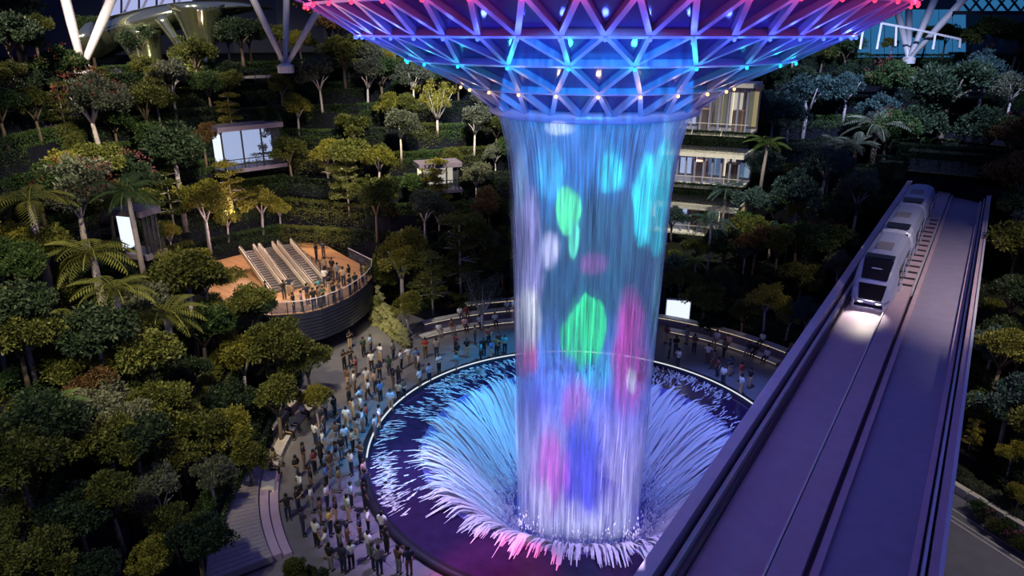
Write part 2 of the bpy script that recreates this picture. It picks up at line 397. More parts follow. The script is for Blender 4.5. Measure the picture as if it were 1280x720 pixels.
def watermat(name, col, alpha_lo, alpha_hi, su, sv, seed=0, thr=(.4, .62)):
    m = bpy.data.materials.new(name); m.use_nodes = True
    nt = m.node_tree; nt.nodes.remove(nt.nodes['Principled BSDF']); L = nt.links.new
    N = nt.nodes.new
    uv = N('ShaderNodeUVMap'); mp = N('ShaderNodeMapping'); mp.inputs['Scale'].default_value = (su, sv, 1); mp.inputs['Location'].default_value = (seed, seed * 1.7, 0)
    n1 = N('ShaderNodeTexNoise'); n1.inputs['Scale'].default_value = 1; n1.inputs['Detail'].default_value = 7; n1.inputs['Roughness'].default_value = .68
    L(uv.outputs[0], mp.inputs[0]); L(mp.outputs[0], n1.inputs['Vector'])
    mp2 = N('ShaderNodeMapping'); mp2.inputs['Scale'].default_value = (.45, .09, 1); mp2.inputs['Location'].default_value = (seed * 3, seed, 0)
    n2 = N('ShaderNodeTexNoise'); n2.inputs['Scale'].default_value = 1; n2.inputs['Detail'].default_value = 3
    L(uv.outputs[0], mp2.inputs[0]); L(mp2.outputs[0], n2.inputs['Vector'])
    ad = N('ShaderNodeMath'); ad.operation = 'MULTIPLY_ADD'; ad.inputs[1].default_value = .5
    L(n2.outputs[0], ad.inputs[0])
    ml = N('ShaderNodeMath'); ml.operation = 'MULTIPLY'; ml.inputs[1].default_value = .5
    L(n1.outputs[0], ml.inputs[0]); L(ml.outputs[0], ad.inputs[2])
    mr = N('ShaderNodeMapRange'); mr.inputs[1].default_value = thr[0]; mr.inputs[2].default_value = thr[1]; mr.inputs[3].default_value = alpha_lo; mr.inputs[4].default_value = alpha_hi
    L(ad.outputs[0], mr.inputs[0])
    d = N('ShaderNodeBsdfDiffuse'); d.inputs[0].default_value = (*col, 1)
    t = N('ShaderNodeBsdfTranslucent'); t.inputs[0].default_value = (*col, 1)
    s1 = N('ShaderNodeMixShader'); s1.inputs[0].default_value = .4; L(d.outputs[0], s1.inputs[1]); L(t.outputs[0], s1.inputs[2])
    tp = N('ShaderNodeBsdfTransparent'); s2 = N('ShaderNodeMixShader')
    L(mr.outputs[0], s2.inputs[0]); L(tp.outputs[0], s2.inputs[1]); L(s1.outputs[0], s2.inputs[2])
    L(s2.outputs[0], nt.nodes['Material Output'].inputs[0])
    return m
def shell(prof, name, mt, parent, n=96):
    vs = []; fs = []; uvs = []
    k = len(prof)
    for i in range(n + 1):
        a = 2 * PI * i / n
        for r, z in prof: vs.append((r * math.cos(a), r * math.sin(a), z)); uvs.append((a * 4.6, z))
    for i in range(n):
        for j in range(k - 1): fs.append((i * k + j, i * k + k + j, i * k + k + j + 1, i * k + j + 1))
    b = MB(); b.add(vs, fs); me = b.mesh(name, mt, True)
    ul = me.uv_layers.new(name='UVMap')
    idx = np.empty(len(me.loops), dtype=np.int32); me.loops.foreach_get('vertex_index', idx)
    ul.data.foreach_set('uv', np.array(uvs, dtype=np.float32)[idx].ravel())
    return put(name, me, parent)
def flare(z):
    return 4.4 + .02 * max(0, z) + .9 * math.exp((z - 22.9) / 2.2)
zs = [22.9 - 1.0 * i for i in range(29)]
fall = thing('waterfall', 'tall round curtain of falling water under the lit crown, washed in coloured light', 'waterfall', (0, 0, 0))
for i, (dr, lo, hi, su, sv, th) in enumerate(((1.0, .02, .95, 9, .14, (.45, .6)), (.965, .02, .85, 14, .18, (.47, .62)), (.92, .02, .7, 6, .1, (.47, .62)))):
    shell([(flare(z) * dr, z) for z in zs], 'water_sheet', watermat('falling_water', (.66, .77, .9), lo, hi, su, sv, i * 5.3, th), fall)
# single strands and drops beside the sheet
M['spray'] = mat('white_water_strand', (.6, .66, .75), .6)
b = MB()
for i in range(320):
    a = R.uniform(0, 360); z1 = R.uniform(0, 22.5); ln = R.uniform(1.5, 6); z0 = max(-4.4, z1 - ln); w = R.uniform(.012, .035)
    off = R.gauss(1.0, .018)
    pts = []
    m = 4
    for j in range(m + 1):
        z = z1 + (z0 - z1) * j / m
        c = pol(flare(z) * off, a, z); t = pol(w * math.sin(PI * (j + .3) / (m + .6)), a + 90)
        pts += [c - t, c + t]
    b.add(pts, [(2 * j, 2 * j + 1, 2 * j + 3, 2 * j + 2) for j in range(m)])
b.build('water_strands', M['spray'], fall, kind='stuff')
# water sliding from the shallow rim down the bowl
def ribbons(n, name, r_out, r_in, wr, lift, mt):
    b = MB()
    for i in range(n):
        a = R.uniform(0, 360)
        ro = r_out + .55 * math.sin(a * .31) * math.sin(a * .77) + R.uniform(-.9, .9) * abs(R.gauss(0, .6)) + (1.0 if abs(ang(a + 110)) < 40 else 0) * R.random()
        ri = R.uniform(r_in, r_in + 3.2); w = R.uniform(*wr); li = R.uniform(.02, lift)
        sw = R.uniform(-5, 9); m = 9; pts = []
        for j in range(m + 1):
            t = j / m; r = ro + (ri - ro) * t
            z = bowl(r) + li * (math.sin(PI * min(1, t * 1.1)) + .25)
            c = pol(r, a + sw * t * t, z); q = pol(w * (.04 + math.sin(PI * min(1, t * .92 + .03)) ** .8) * (r / 8), a + 90)
            pts += [c - q, c + q]
        b.add(pts, [(2 * j, 2 * j + 1, 2 * j + 3, 2 * j + 2) for j in range(m)])
    return b.build(name, mt, pool, kind='stuff')
M['foam'] = mat('white_foam', (.82, .84, .93), .45)
ribbons(2000, 'sliding_water', 10.8, 4.9, (.015, .1), .5, M['foam'])
ribbons(900, 'sliding_water', 9.6, 4.8, (.02, .07), .3, M['foam'])
b = MB()   # flecks of ripples running over the shallow ring
def patch(a, r): return math.sin(rad(a) * 5 + r * .7) + .7 * math.sin(rad(a) * 11 - r * 1.3) + .5 * math.sin(rad(a) * 23 + 1)
cnt = 0
while cnt < 1500:
    a = R.uniform(-30, 215); r = 14.35 - abs(R.gauss(0, 1.2)) if R.random() < .8 else R.uniform(11, 14.3)
    if r < 10.9 or patch(a, r) < R.uniform(-1.2, .9) or (a > 178 and r < 13.0 and R.random() < .8): continue
    cnt += 1
    ln = R.uniform(.3, 1.4); w = R.uniform(.04, .2); tw_ = R.gauss(12, 12)
    c = pol(r, a, .1); d = pol(ln / 2, a + tw_); s = pol(w / 2, a + tw_ + 90)
    if (c + d).length > 14.42: continue
    b.add([c - d, c - d * .5 + s * .5, c - d * .2 + s, c + d * .1 + s * .4, c + d * .5 + s * .9, c + d, c + d * .4 - s * .8, c - s * .3, c - d * .3 - s * .8], [(0, 8, 7, 6, 5, 4, 3, 2, 1)])
b.build('ripples', M['foam'], pool, kind='stuff')
b = MB()   # spray tossed up where the curtain meets the bowl
for i in range(2600):
    a = R.uniform(0, 360); r = 4.7 + abs(R.gauss(0, .7)); s = R.uniform(.02, .07); z = bowl(max(r, 5)) + abs(R.gauss(0, .9))
    c = pol(r, a, z); b.add([c + Vector((s, 0, 0)), c + Vector((-s * .5, s, 0)), c + Vector((-s * .5, -s, 0)), c + Vector((0, 0, s * 3)), c - Vector((0, 0, s * 2))], [(0, 1, 3), (1, 2, 3), (2, 0, 3), (1, 0, 4), (2, 1, 4), (0, 2, 4)])
b.build('spray', M['foam'], pool, kind='stuff')
# ================================================================== crown (steel and glass dish)
CA = math.degrees(math.atan2(CAM[1], CAM[0]))
dish = thing('crown_canopy', 'flared crown of blue lit steel triangles and tinted glass above the waterfall', 'canopy')
RINGS = [(5.85, 22.95, 24, 0.0), (7.65, 24.3, 24, .5), (10.65, 25.7, 24, 0.0), (13.2, 26.93, 48, 0.0), (15.6, 28.35, 48, .5), (18.9, 29.9, 48, 0.0), (23, 31.6, 48, .5)]
PH = 2.5
def node(i, k):
    r, z, n, off = RINGS[i]; return pol(r, PH + 360 * (k + off) / n, z)
far_beams = MB(); far_glass = MB()
def near(p): return abs(ang(math.degrees(math.atan2(p.y, p.x)) - CA)) < 94
def dishpart(name, mb_maker, mats, n, base_mid, far):
    mb = MB(); mb_maker(mb, None); me = mb.mesh(name, mats)
    for k in range(n):
        mid = Matrix.Rotation(2 * PI * k / n, 3, 'Z') @ base_mid
        if near(mid): put(name, me, dish, rz=2 * PI * k / n)
        else:
            Q = Matrix.Rotation(2 * PI * k / n, 3, 'Z'); far.add([Q @ Vector(v) for v in mb.v], mb.f)
def nrm(p): return Vector((p.x, p.y, -p.length * 1.0)).normalized()
def seg(a, bb, w, h, n, name):
    mid = (a + bb) / 2
    dishpart(name, lambda mb, _: mb.beam(a, bb, w, h, nrm(mid)), M['steel'], n, mid, far_beams)
def tri(a, bb, c, n):
    mid = (a + bb + c) / 3; nn = (bb - a).cross(c - a).normalized() * .02
    off = nrm(mid) * -.1
    def mk(mb, _):
        q = [mid + (p - mid) * .93 + off for p in (a, bb, c)]
        mb.add([p + nn for p in q] + [p - nn for p in q], [(0, 1, 2), (5, 4, 3), (0, 3, 4, 1), (1, 4, 5, 2), (2, 5, 3, 0)])
    dishpart('glass_panel', mk, M['dish_glass'], n, mid, far_glass)
for i in range(len(RINGS)):
    n = RINGS[i][2]
    seg(node(i, 0), node(i, 1), .24, .42, n, 'ring_beam')
for i in range(len(RINGS) - 1):
    n = RINGS[i][2]
    if i == 2:
        seg(node(2, 0), node(3, 0), .22, .34, 24, 'rib_beam')
        seg(node(2, 0), node(3, 1), .2, .34, 24, 'rib_beam')
        seg(node(2, 1), node(3, 1), .2, .34, 24, 'rib_beam')
        tri(node(2, 0), node(3, 1), node(3, 0), 24); tri(node(2, 1), node(3, 2), node(3, 1), 24); tri(node(2, 0), node(2, 1), node(3, 1), 24)
        continue
    o0, o1 = RINGS[i][3], RINGS[i + 1][3]
    j0, j1 = (-1, 0) if o1 > o0 else (0, 1)
    seg(node(i, 0), node(i + 1, j0), .24, .36, n, 'rib_beam'); seg(node(i, 0), node(i + 1, j1), .24, .36, n, 'rib_beam')
    tri(node(i, 0), node(i + 1, j1), node(i + 1, j0), n)
    tri(node(i, 0), node(i, 1), node(i + 1, j1), n)
far_beams.build('far_beams', M['steel'], dish, kind='stuff'); far_glass.build('far_glass', M['dish_glass'], dish, kind='stuff')
b = MB(); b.lathe([(5.78, 22.5), (6.05, 22.6), (6.1, 22.95), (5.9, 23.15), (5.78, 23.1), (5.78, 22.6), (5.78, 22.5)], 96); b.build('collar', M['steel'], dish, True)
b = MB(); b.lathe([(5.8, 23.2), (7.0, 24.5), (9.4, 25.9), (12.4, 27.3), (15.2, 28.9)], 48)
M['trough'] = mat('dark_wet_trough', (.05, .05, .16), .25, noise=(1, .6))
b.build('water_trough', M['trough'], dish, True)
lampmesh = {}
for i, key, c, p in ((1, 'amber', (1, .6, .25), 22), (2, 'cyan', (.05, .75, .95), 50), (3, 'blue', (.08, .14, 1), 80), (4, 'red', (1, .05, .15), 40)):
    lb = MB(); lb.ell((0, 0, 0), (.085, .085, .085), 8, 6); lm = lb.mesh('node_lamp', M['led_' + key], True)
    r, z, n, off = RINGS[i]
    for k in range(n):
        q = node(i, k)
        if not near(q): continue
        put('node_lamp', lm, dish, q + nrm(q) * .3)
        l = lamp('node_glow', 'POINT', q + nrm(q) * .75, p, c, radius=.12)
# ================================================================== guideway and train
DV = Vector((.555, .832, 0)).normalized(); NV = Vector((DV.y, -DV.x, 0))
ZT = 9.0
def tw(lat, lon, z): return DV * lon + NV * lat + Vector((0, 0, z))
def latlon(p): return p.dot(NV), p.dot(DV)
L0 = latlon(hit(795, 720, ZT + .9))[0]
way = thing('guideway', 'pale purple concrete guideway with two lanes crossing high on the right of the fountain', 'bridge')
LON0, LON1 = -46, 60
def strip(name, a, bb, z0, z1, mt, parent=way, lo=LON0, hi=LON1):
    q = MB(); q.prism([tw(a, lo, 0), tw(bb, lo, 0), tw(bb, hi, 0), tw(a, hi, 0)], z0, z1)
    return q.build(name, mt, parent)
def latz(u, v, z): return latlon(hit(u, v, z))[0]
la = [latz(u, 720, z) for u, z in ((797, 9.9), (824, 9.9), (848, 9.1), (960, 9.0), (1001, 9.35), (1012, 9.0), (1023, 9.15), (1135, 9.0), (1150, 9.2), (1176, 9.9))]
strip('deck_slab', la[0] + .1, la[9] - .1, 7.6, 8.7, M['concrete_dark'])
strip('lane', la[2] - .25, la[3] + .1, 8.7, 9.0, M['concrete'])
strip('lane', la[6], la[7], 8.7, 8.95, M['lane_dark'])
strip('middle_beam', la[3], la[4], 8.7, 9.32, M['concrete'])
strip('kerb', la[5], la[6], 8.7, 9.16, M['concrete'])
strip('kerb', la[7], la[8] - .1, 8.7, 9.16, M['concrete'])
M['coping'] = mat('pool_lit_coping', (.58, .5, .72), .4, noise=(1.5, .15))  # paler than the parapet: pool glow put into the colour
M['edge_light'] = mat('pale_edge_metal', (.55, .6, .85), .3, .2)
par = strip('parapet', la[0], la[0] + .42, 7.3, 10.0, M['concrete'])
strip('coping', la[0] - .04, la[0] + .46, 10.0, 10.1, M['coping'], par)
strip('cable_tray', la[0] + .6, la[0] + .78, 8.7, 9.55, M['steel_white'])
strip('cable_tray', la[0] + .95, la[0] + 1.05, 8.7, 9.3, M['dark_metal'])
par = strip('parapet', la[9] - .34, la[9], 7.3, 10.0, M['concrete'])
strip('handrail', la[9] - .08, la[9] + .06, 10.0, 10.1, M['edge_light'], par)
strip('cable_tray', la[8], la[8] + .1, 8.7, 9.6, M['edge_light'])
strip('guide_rail', la[3] - .12, la[3] - .04, 9.0, 9.36, M['steel_white'])
strip('guide_rail', la[4] + .02, la[4] + .12, 8.9, 9.36, M['edge_light'], lo=18)
for lon in (-26, 2, 30, 52):   # piers
    if 5 < lon < 28: continue
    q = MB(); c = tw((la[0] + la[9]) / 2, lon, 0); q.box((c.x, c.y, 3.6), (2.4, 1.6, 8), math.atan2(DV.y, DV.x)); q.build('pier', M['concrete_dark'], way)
for i in range(14):            # cross ties of the middle beam beside the train
    lon = 19.0 + i * 1.75
    q = MB(); q.prism([tw(la[3] + .15, lon, 0), tw(la[4] - .05, lon, 0), tw(la[4] - .05, lon + .25, 0), tw(la[3] + .15, lon + .25, 0)], 9.32, 9.4); q.build('cable_cover', M['dark_metal'], way)
# portal in the hillside
por = thing('tunnel_portal', 'dark planted portal wall where the guideway enters the hillside', 'tunnel')
cc = (la[0] + la[9]) / 2; rzt = math.atan2(NV.y, NV.x)
for lat, wd, z0, z1, nm in ((la[0] - 2, 3, 0, 12, 'side_wall'), (la[9] + 2, 3, 0, 12, 'side_wall'), (cc, la[9] - la[0] + 1.2, 12.9, 13.6, 'lintel')):
    q = MB(); c = tw(lat, 59, 0); q.box((c.x, c.y, (z0 + z1) / 2), (wd, 3, z1 - z0), rzt); q.build(nm, M['soil'], por)
q = MB(); c = tw(cc, 63, 0); q.box((c.x, c.y, 10.4), (la[9] - la[0] + 1, .3, 5.6), rzt); q.build('tunnel_dark', M['planter'], por)
# train
p_front = hit(1085, 386, ZT + .1); LATC, LONF = latlon(p_front)
M['car'] = mat('pale_train_paint', (.36, .42, .76), .3, .1)
M['car2'] = mat('grey_roof_hatch', (.2, .2, .3), .5)
M['head'] = glow('headlight', (1, .92, .75), 5)
def car_mesh(L, nose):
    """hull along +y from 0 (front) to L; cross-section rounded; nose slopes"""
    b = MB(); sec = []
    st = ((0, .62, .5, 1.0), (.25, .86, .32, 1.75), (1.0, .96, .22, 2.75), (1.9, 1.0, .2, 3.3), (2.6, 1.0, .2, 3.38), (L - 1.2, 1.0, .2, 3.38), (L - .4, .97, .22, 3.1), (L, .8, .4, 2.5)) if nose else \
        ((0, .8, .4, 2.5), (.4, .97, .22, 3.1), (1.2, 1.0, .2, 3.38), (L - 1.2, 1.0, .2, 3.38), (L - .4, .97, .22, 3.1), (L, .8, .4, 2.5))
    n = 14; hw = 1.3
    for y, wf, z0, z1 in st:
        w = hw * wf; h = z1 - z0; ring = []
        for t in ((-1, 0), (-1.06, .25), (-1.04, .55), (-.96, .78), (-.8, .93), (-.5, .985), (-.2, 1), (.2, 1), (.5, .985), (.8, .93), (.96, .78), (1.04, .55), (1.06, .25), (1, 0)):
            ring.append((t[0] * w, y, z0 + t[1] * h))
        sec.append(ring)
    vs = [p for r in sec for p in r]; k = len(sec)
    fs = [(i * n + j, i * n + (j + 1) % n, (i + 1) * n + (j + 1) % n, (i + 1) * n + j) for i in range(k - 1) for j in range(n)]
    fs += [tuple(range(n))[::-1], tuple((k - 1) * n + j for j in range(n))]
    b.add(vs, fs); return b
train = thing('people_mover_train', 'pale three-car automated people mover train with dark windscreen on left lane of guideway', 'train', tw(LATC, LONF, ZT), rz=math.atan2(DV.y, DV.x) - PI / 2)
CL = 10.4
def quad(b, a, bb, c, d, t=.03):
    a, bb, c, d = map(Vector, (a, bb, c, d)); n = (bb - a).cross(d - a).normalized() * t
    b.add([a + n, bb + n, c + n, d + n, a - n, bb - n, c - n, d - n], [(0, 1, 2, 3), (7, 6, 5, 4), (0, 4, 5, 1), (1, 5, 6, 2), (2, 6, 7, 3), (3, 7, 4, 0)])
for ci in range(3):
    y0 = ci * (CL + .5)
    body = car_mesh(CL, ci == 0).build('car_body', M['car'], train); body.location = (0, y0, 0)
    for s in (-1, 1):
        for wy, ww in ((2.3, 1.7), (6.2, 1.7)):
            b = MB(); quad(b, (s * 1.39, wy, 1.3), (s * 1.39, wy + ww, 1.3), (s * 1.33, wy + ww, 2.45), (s * 1.33, wy, 2.45)); o = b.build('window', M['train_glass'], body)
        for dy in (4.15, 8.1):
            b = MB(); b.box((s * 1.39, dy + .8, 1.4), (.06, 1.5, 2.2)); o = b.build('door', M['car'], body)
            b = MB(); b.box((s * 1.43, dy + .42, 1.7), (.03, .6, 1.1)); b.box((s * 1.43, dy + 1.18, 1.7), (.03, .6, 1.1)); b.build('door_window', M['train_glass'], body)
    b = MB(); b.box((-.05, 4.6, 3.43), (1.0, 1.9, .12)); b.build('roof_hatch', M['car2'], body)
    if ci:
        b = MB(); quad(b, (-.8, .42, 3.24), (.8, .42, 3.24), (.85, 1.25, 3.46), (-.85, 1.25, 3.46)); b.build('roof_visor', M['train_glass'], body)
        b = MB(); b.box((0, -.25, 1.7), (1.7, .7, 2.4)); b.build('gangway', M['dark_metal'], body)
    else:
        b = MB(); quad(b, (-.8, .42, 2.12), (.8, .42, 2.12), (.92, 1.55, 3.24), (-.92, 1.55, 3.24)); b.build('windscreen', M['train_glass'], body)
        b = MB(); quad(b, (-.92, 1.62, 3.3), (.92, 1.62, 3.3), (.9, 2.2, 3.42), (-.9, 2.2, 3.42)); b.build('roof_visor', M['train_glass'], body)
        b = MB(); quad(b, (-.72, -.03, .75), (.72, -.03, .75), (.86, .2, 1.85), (-.86, .2, 1.85)); b.build('front_panel', M['train_glass'], body)
        b = MB()
        for z in (.32, .82): b.tube([(-1.15, .15, z), (-.95, -.5, z), (.95, -.5, z), (1.15, .15, z)], .08, 6)
        for x in (-.95, .95): b.tube([(x, -.5, .32), (x, -.5, .82)], .08, 6)
        b.build('bumper', M['steel'], body)
        for x in (-.55, .55):
            b = MB(); b.ell((x, -.12, .62), (.16, .08, .1), 8, 6); b.build('headlight', M['head'], body)
    b = MB(); b.box((0, CL / 2, .25), (2.0, CL - 2, .4)); b.build('underframe', M['dark_metal'], body)
hl = tw(LATC, LONF - .6, ZT + 1.7)
lamp('train_headlight', 'SPOT', hl, 700, (1, .88, .66), tw(LATC, LONF - 1.7, ZT), 85, .5, .12)
# ================================================================== observation deck
DZ = 4.5
edge = [hit(u, v, DZ) for u, v in ((296, 385), (318, 391), (340, 394), (380, 391), (402, 386), (420, 379), (437, 371), (450, 362), (459, 354), (465, 346), (466, 338))]
back = [pol(r, a, 0) for r, a in ((36, 127.5), (45.2, 127.5), (46, 130), (46, 136), (46, 143), (45, 148))]
deck = thing('viewing_deck', 'curved wooden viewing deck with dark slatted front under the left terraces', 'deck')
b = MB(); b.prism([(p.x, p.y) for p in edge + back], DZ - .5, DZ - .12); b.build('slab', M['concrete_dark'], deck)
# floor boards, clipped to the deck outline
poly = [(p.x, p.y) for p in edge + back]
def clip(poly, ax, lo, hi):
    def half(ps, f):
        out = []
        for i in range(len(ps)):
            a, c = ps[i], ps[(i + 1) % len(ps)]; fa, fc = f(a), f(c)
            if fa >= 0: out.append(a)
            if (fa >= 0) != (fc >= 0):
                t = fa / (fa - fc); out.append((a[0] + (c[0] - a[0]) * t, a[1] + (c[1] - a[1]) * t))
        return out
    pr = lambda p: p[0] * ax[0] + p[1] * ax[1]
    q = half(poly, lambda p: pr(p) - lo)
    return half(q, lambda p: hi - pr(p)) if len(q) > 2 else q
ax = (math.cos(rad(50)), math.sin(rad(50))); pr = [p[0] * ax[0] + p[1] * ax[1] for p in poly]
x = min(pr)
while x < max(pr):
    q = clip(poly, ax, x + .02, x + .78)
    if len(q) > 2:
        b = MB(); b.prism(q, DZ - .12, DZ); b.build('floor_board', M['wood'], deck)
    x += .8
fine = []
for i in range(len(edge) - 1):
    for t in (0, .25, .5, .75): fine.append(edge[i].lerp(edge[i + 1], t))
fine.append(edge[-1]); 
fine += [edge[-1].lerp(back[0], t) for t in (.3, .6, 1)]
for j in range(9):           # horizontal fascia slats, one by one
    b = MB(); z = DZ - .15 - j * .31
    for i in range(len(fine) - 1):
        a, c = fine[i], fine[i + 1]
        b.beam((a.x, a.y, z), (c.x, c.y, z), .12, .24)
    b.build('fascia_slat', M['slat'], deck)
b = MB()
for i in range(len(fine) - 1):
    a, c = fine[i] * .985, fine[i + 1] * .985
    b.beam((a.x * 1.02, a.y * 1.02, DZ - 1.5), (c.x * 1.02, c.y * 1.02, DZ - 1.5), .1, 2.7)
b.build('fascia_back', M['dark_metal'], deck)
rail = thing('deck_railing', 'glass railing with thin metal handrail along the viewing deck edge', 'railing', (0, 0, 0))
b = MB(); b.tube([(p.x, p.y, DZ + 1.1) for p in fine], .045, 6); b.build('handrail', M['steel_white'], rail)
for i in range(0, len(fine) - 1, 2):
    p = fine[i]; b = MB(); b.box((p.x, p.y, DZ + .55), (.06, .06, 1.1)); b.build('post', M['dark_metal'], rail)
    q = fine[min(i + 2, len(fine) - 1)]; b = MB(); b.beam((p.x, p.y, DZ + .55), (q.x, q.y, DZ + .55), .02, .9); b.build('glass_pane', M['glass'], rail)
# escalators rising to the slope behind
M['esc'] = mat('escalator_side_panel', (.7, .62, .5), .35, noise=(3, .1)); M['tread'] = mat('escalator_step', (.11, .1, .1), .5, .2)
e0 = hit(348, 366, DZ); e1 = hit(310, 319, DZ + 1.2); ev = (e1 - e0); ev.z = 0; EL = ev.length; ev.normalize(); es = Vector((ev.y, -ev.x, 0))
for n, lab in ((0, 'left escalator with pale side panels rising from the viewing deck'), (1, 'middle escalator of the three rising from the viewing deck'), (2, 'right escalator of the three, nearest the inner guard rail')):
    c = e0 + es * (1.9 * n)
    ec = thing('escalator', lab, 'escalator', (c.x, c.y, DZ), math.atan2(ev.y, ev.x) - PI / 2, 'escalators on the viewing deck')
    rise = 1.5
    for i in range(18):
        b = MB(); y = EL * i / 18; z = rise * i / 18 + .12
        b.box((0, y + EL / 36, z), (1.0, EL / 18 * .96, .24)); b.build('step', M['tread'], ec)
    for s in (-1, 1):
        b = MB(); b.beam((s * .68, -.4, .25), (s * .68, EL, rise + .5), .24, .5); b.build('balustrade', M['esc'], ec)
        b = MB(); b.tube([(s * .68, -.6, .55), (s * .68, 0, .6), (s * .68, EL, rise + .85)], .05, 6); b.build('handrail', M['dark_metal'], ec)
g0 = e0 + es * 5.2 + ev * -.3
gr = thing('guard_rail', 'inner guard rail with thin posts beside the escalator well', 'railing', (0, 0, 0))
b = MB(); b.tube([g0 + Vector((0, 0, 1.1)), g0 + ev * EL + Vector((0, 0, 1.1))], .04, 6); b.build('handrail', M['dark_metal'], gr)
for i in range(9):
    p = g0 + ev * (EL * i / 8); b = MB(); b.box((p.x, p.y, DZ + .55), (.05, .05, 1.1)); b.build('post', M['dark_metal'], gr)
    if i < 8:
        q = g0 + ev * (EL * (i + 1) / 8); b = MB(); b.beam((p.x, p.y, DZ + .55), (q.x, q.y, DZ + .55), .02, .85); b.build('glass_pane', M['glass'], gr)
for rr, aa in ((33, 148), (38, 133), (42, 140)): lamp('deck_downlight', 'POINT', pol(rr, aa, 9.5), 1000, (1, .7, .58), radius=.4)  # unseen fill lamps added to brighten the deck
# lit rocky planted wall beside the deck
rw = thing('rock_face', 'warm lit mossy rock face climbing from plaza to the deck end', 'rocks')
pa, pb = hit(501, 437, 0), hit(455, 402, 0)
for i in range(150):
    t = R.random(); h = R.uniform(.05, 1.0) * (1.0 + 2.4 * t); p = pa.lerp(pb, t)
    out = Vector((pb - pa)).cross(Vector((0, 0, 1))).normalized()
    b = MB(); s = R.uniform(.25, .55)
    b.ell((0, 0, 0), (s, s * .8, s * .7), 7, 5, M=Matrix.Rotation(R.uniform(0, 6), 3, 'Z'))
    b.v = [tuple(Vector(q) * R.uniform(.6, 1.25)) for q in b.v]
    o = b.build('rock', M['rock'], rw); o.location = p + Vector((.5 + h * .28, .2 + h * .15, h))
qq = pa.lerp(pb, .5); lamp('wall_uplight', 'SPOT', qq + Vector((-2.2, -3.2, 2.4)), 700, (1, .85, .4), qq + Vector((1, 1, 1.2)), 90, .8, .2)
# ================================================================== benches
M['bench'] = mat('pale_bench_stone', (.52, .5, .5), .55, noise=(2, .15))
def bench(label, r, z, a0, a1, depth=.75):
    t = thing('curved_bench', label, 'bench', (0, 0, 0))
    n = max(4, int(abs(a1 - a0) / 3))
    for i in range(n):
        x0 = a0 + (a1 - a0) * i / n; x1 = a0 + (a1 - a0) * (i + 1) / n
        b = MB(); b.arcbox(r, r + depth, z + .34, z + .46, x0 + .06, x1 - .06, 3); b.build('seat_slab', M['bench'], t)
    b = MB(); b.arcbox(r + .16, r + depth - .04, z - .5, z + .34, a0 + .2, a1 - .2, 18); b.build('base', M['concrete_dark'], t)
    b = MB(); b.arcbox(r + .1, r + .16, z + .27, z + .32, a0 + .2, a1 - .2, 18); b.build('led_strip', M['warm_light'], t)
bench('long lower curved bench at the back left of the plaza', 21.6, 0, 102, 127)
bench('middle curved bench tier at the back left under the trees', 23.3, .5, 96, 124)
bench('topmost curved bench tier at the back left against the planting', 24.7, 1.0, 92, 112)
bench('lower curved bench on the right of the plaza facing the pool', 21.3, 0, 34, 62)
bench('upper curved bench tier on the right below the olive trees', 23.0, .5, 27, 66)
bench('low curved bench on the left edge of the plaza by the dark trees', 20.2, 0, 160, 196)
bench('raised bench tier on the left behind the seated visitors', 21.4, .45, 163, 178)
# boarded platform bottom left
pf = thing('boarded_platform', 'grey boarded platform with steps at the bottom left of the plaza', 'platform')
for i in range(26):
    a = -171 + i * .95
    b = MB(); b.arcbox(21.1, 24.6, .2, .62, a + .04, a + .9, 2); b.build('board', M['timber'], pf)
for j in range(2):
    b = MB(); b.arcbox(20.0 + .55 * j, 20.5 + .55 * j, 0, .2 + .2 * j, -171, -147, 14); b.build('step', M['concrete'], pf)
# kerb and flower bed bottom right
bd = MB(); bd.prism([(20.9, .3), (27.1, -14.7), (33, -13), (27, 2)], -.1, .3); bd.build('planting_bed', M['soil'], kind='structure')
kb = thing('plaza_kerb', 'pale stone kerb edging the flower bed below the guideway', 'kerb')
for i in range(14):
    A_, B_ = Vector((20.6, .5, .25)), Vector((26.8, -14.5, .25)); b = MB(); b.beam(A_.lerp(B_, i / 14 + .003), A_.lerp(B_, (i + 1) / 14 - .003), .42, .5); b.build('kerb_stone', M['stone'], kb)
# white lit kiosk panel behind the right bench
kp = hit(846, 404, 0); kk = thing('kiosk', 'white glowing kiosk panel beside the waterfall behind right bench', 'kiosk', kp, rz=rad(-10))
b = MB(); b.box((0, 0, 1.3), (2.2, .3, 2.2)); b.build('panel', M['cool_light'], kk)
b = MB(); b.box((0, .05, 1.3), (2.36, .3, 2.4)); b.box((-.9, 0, .15), (.2, .3, .3)); b.box((.9, 0, .15), (.2, .3, .3)); b.build('frame', M['white'], kk)
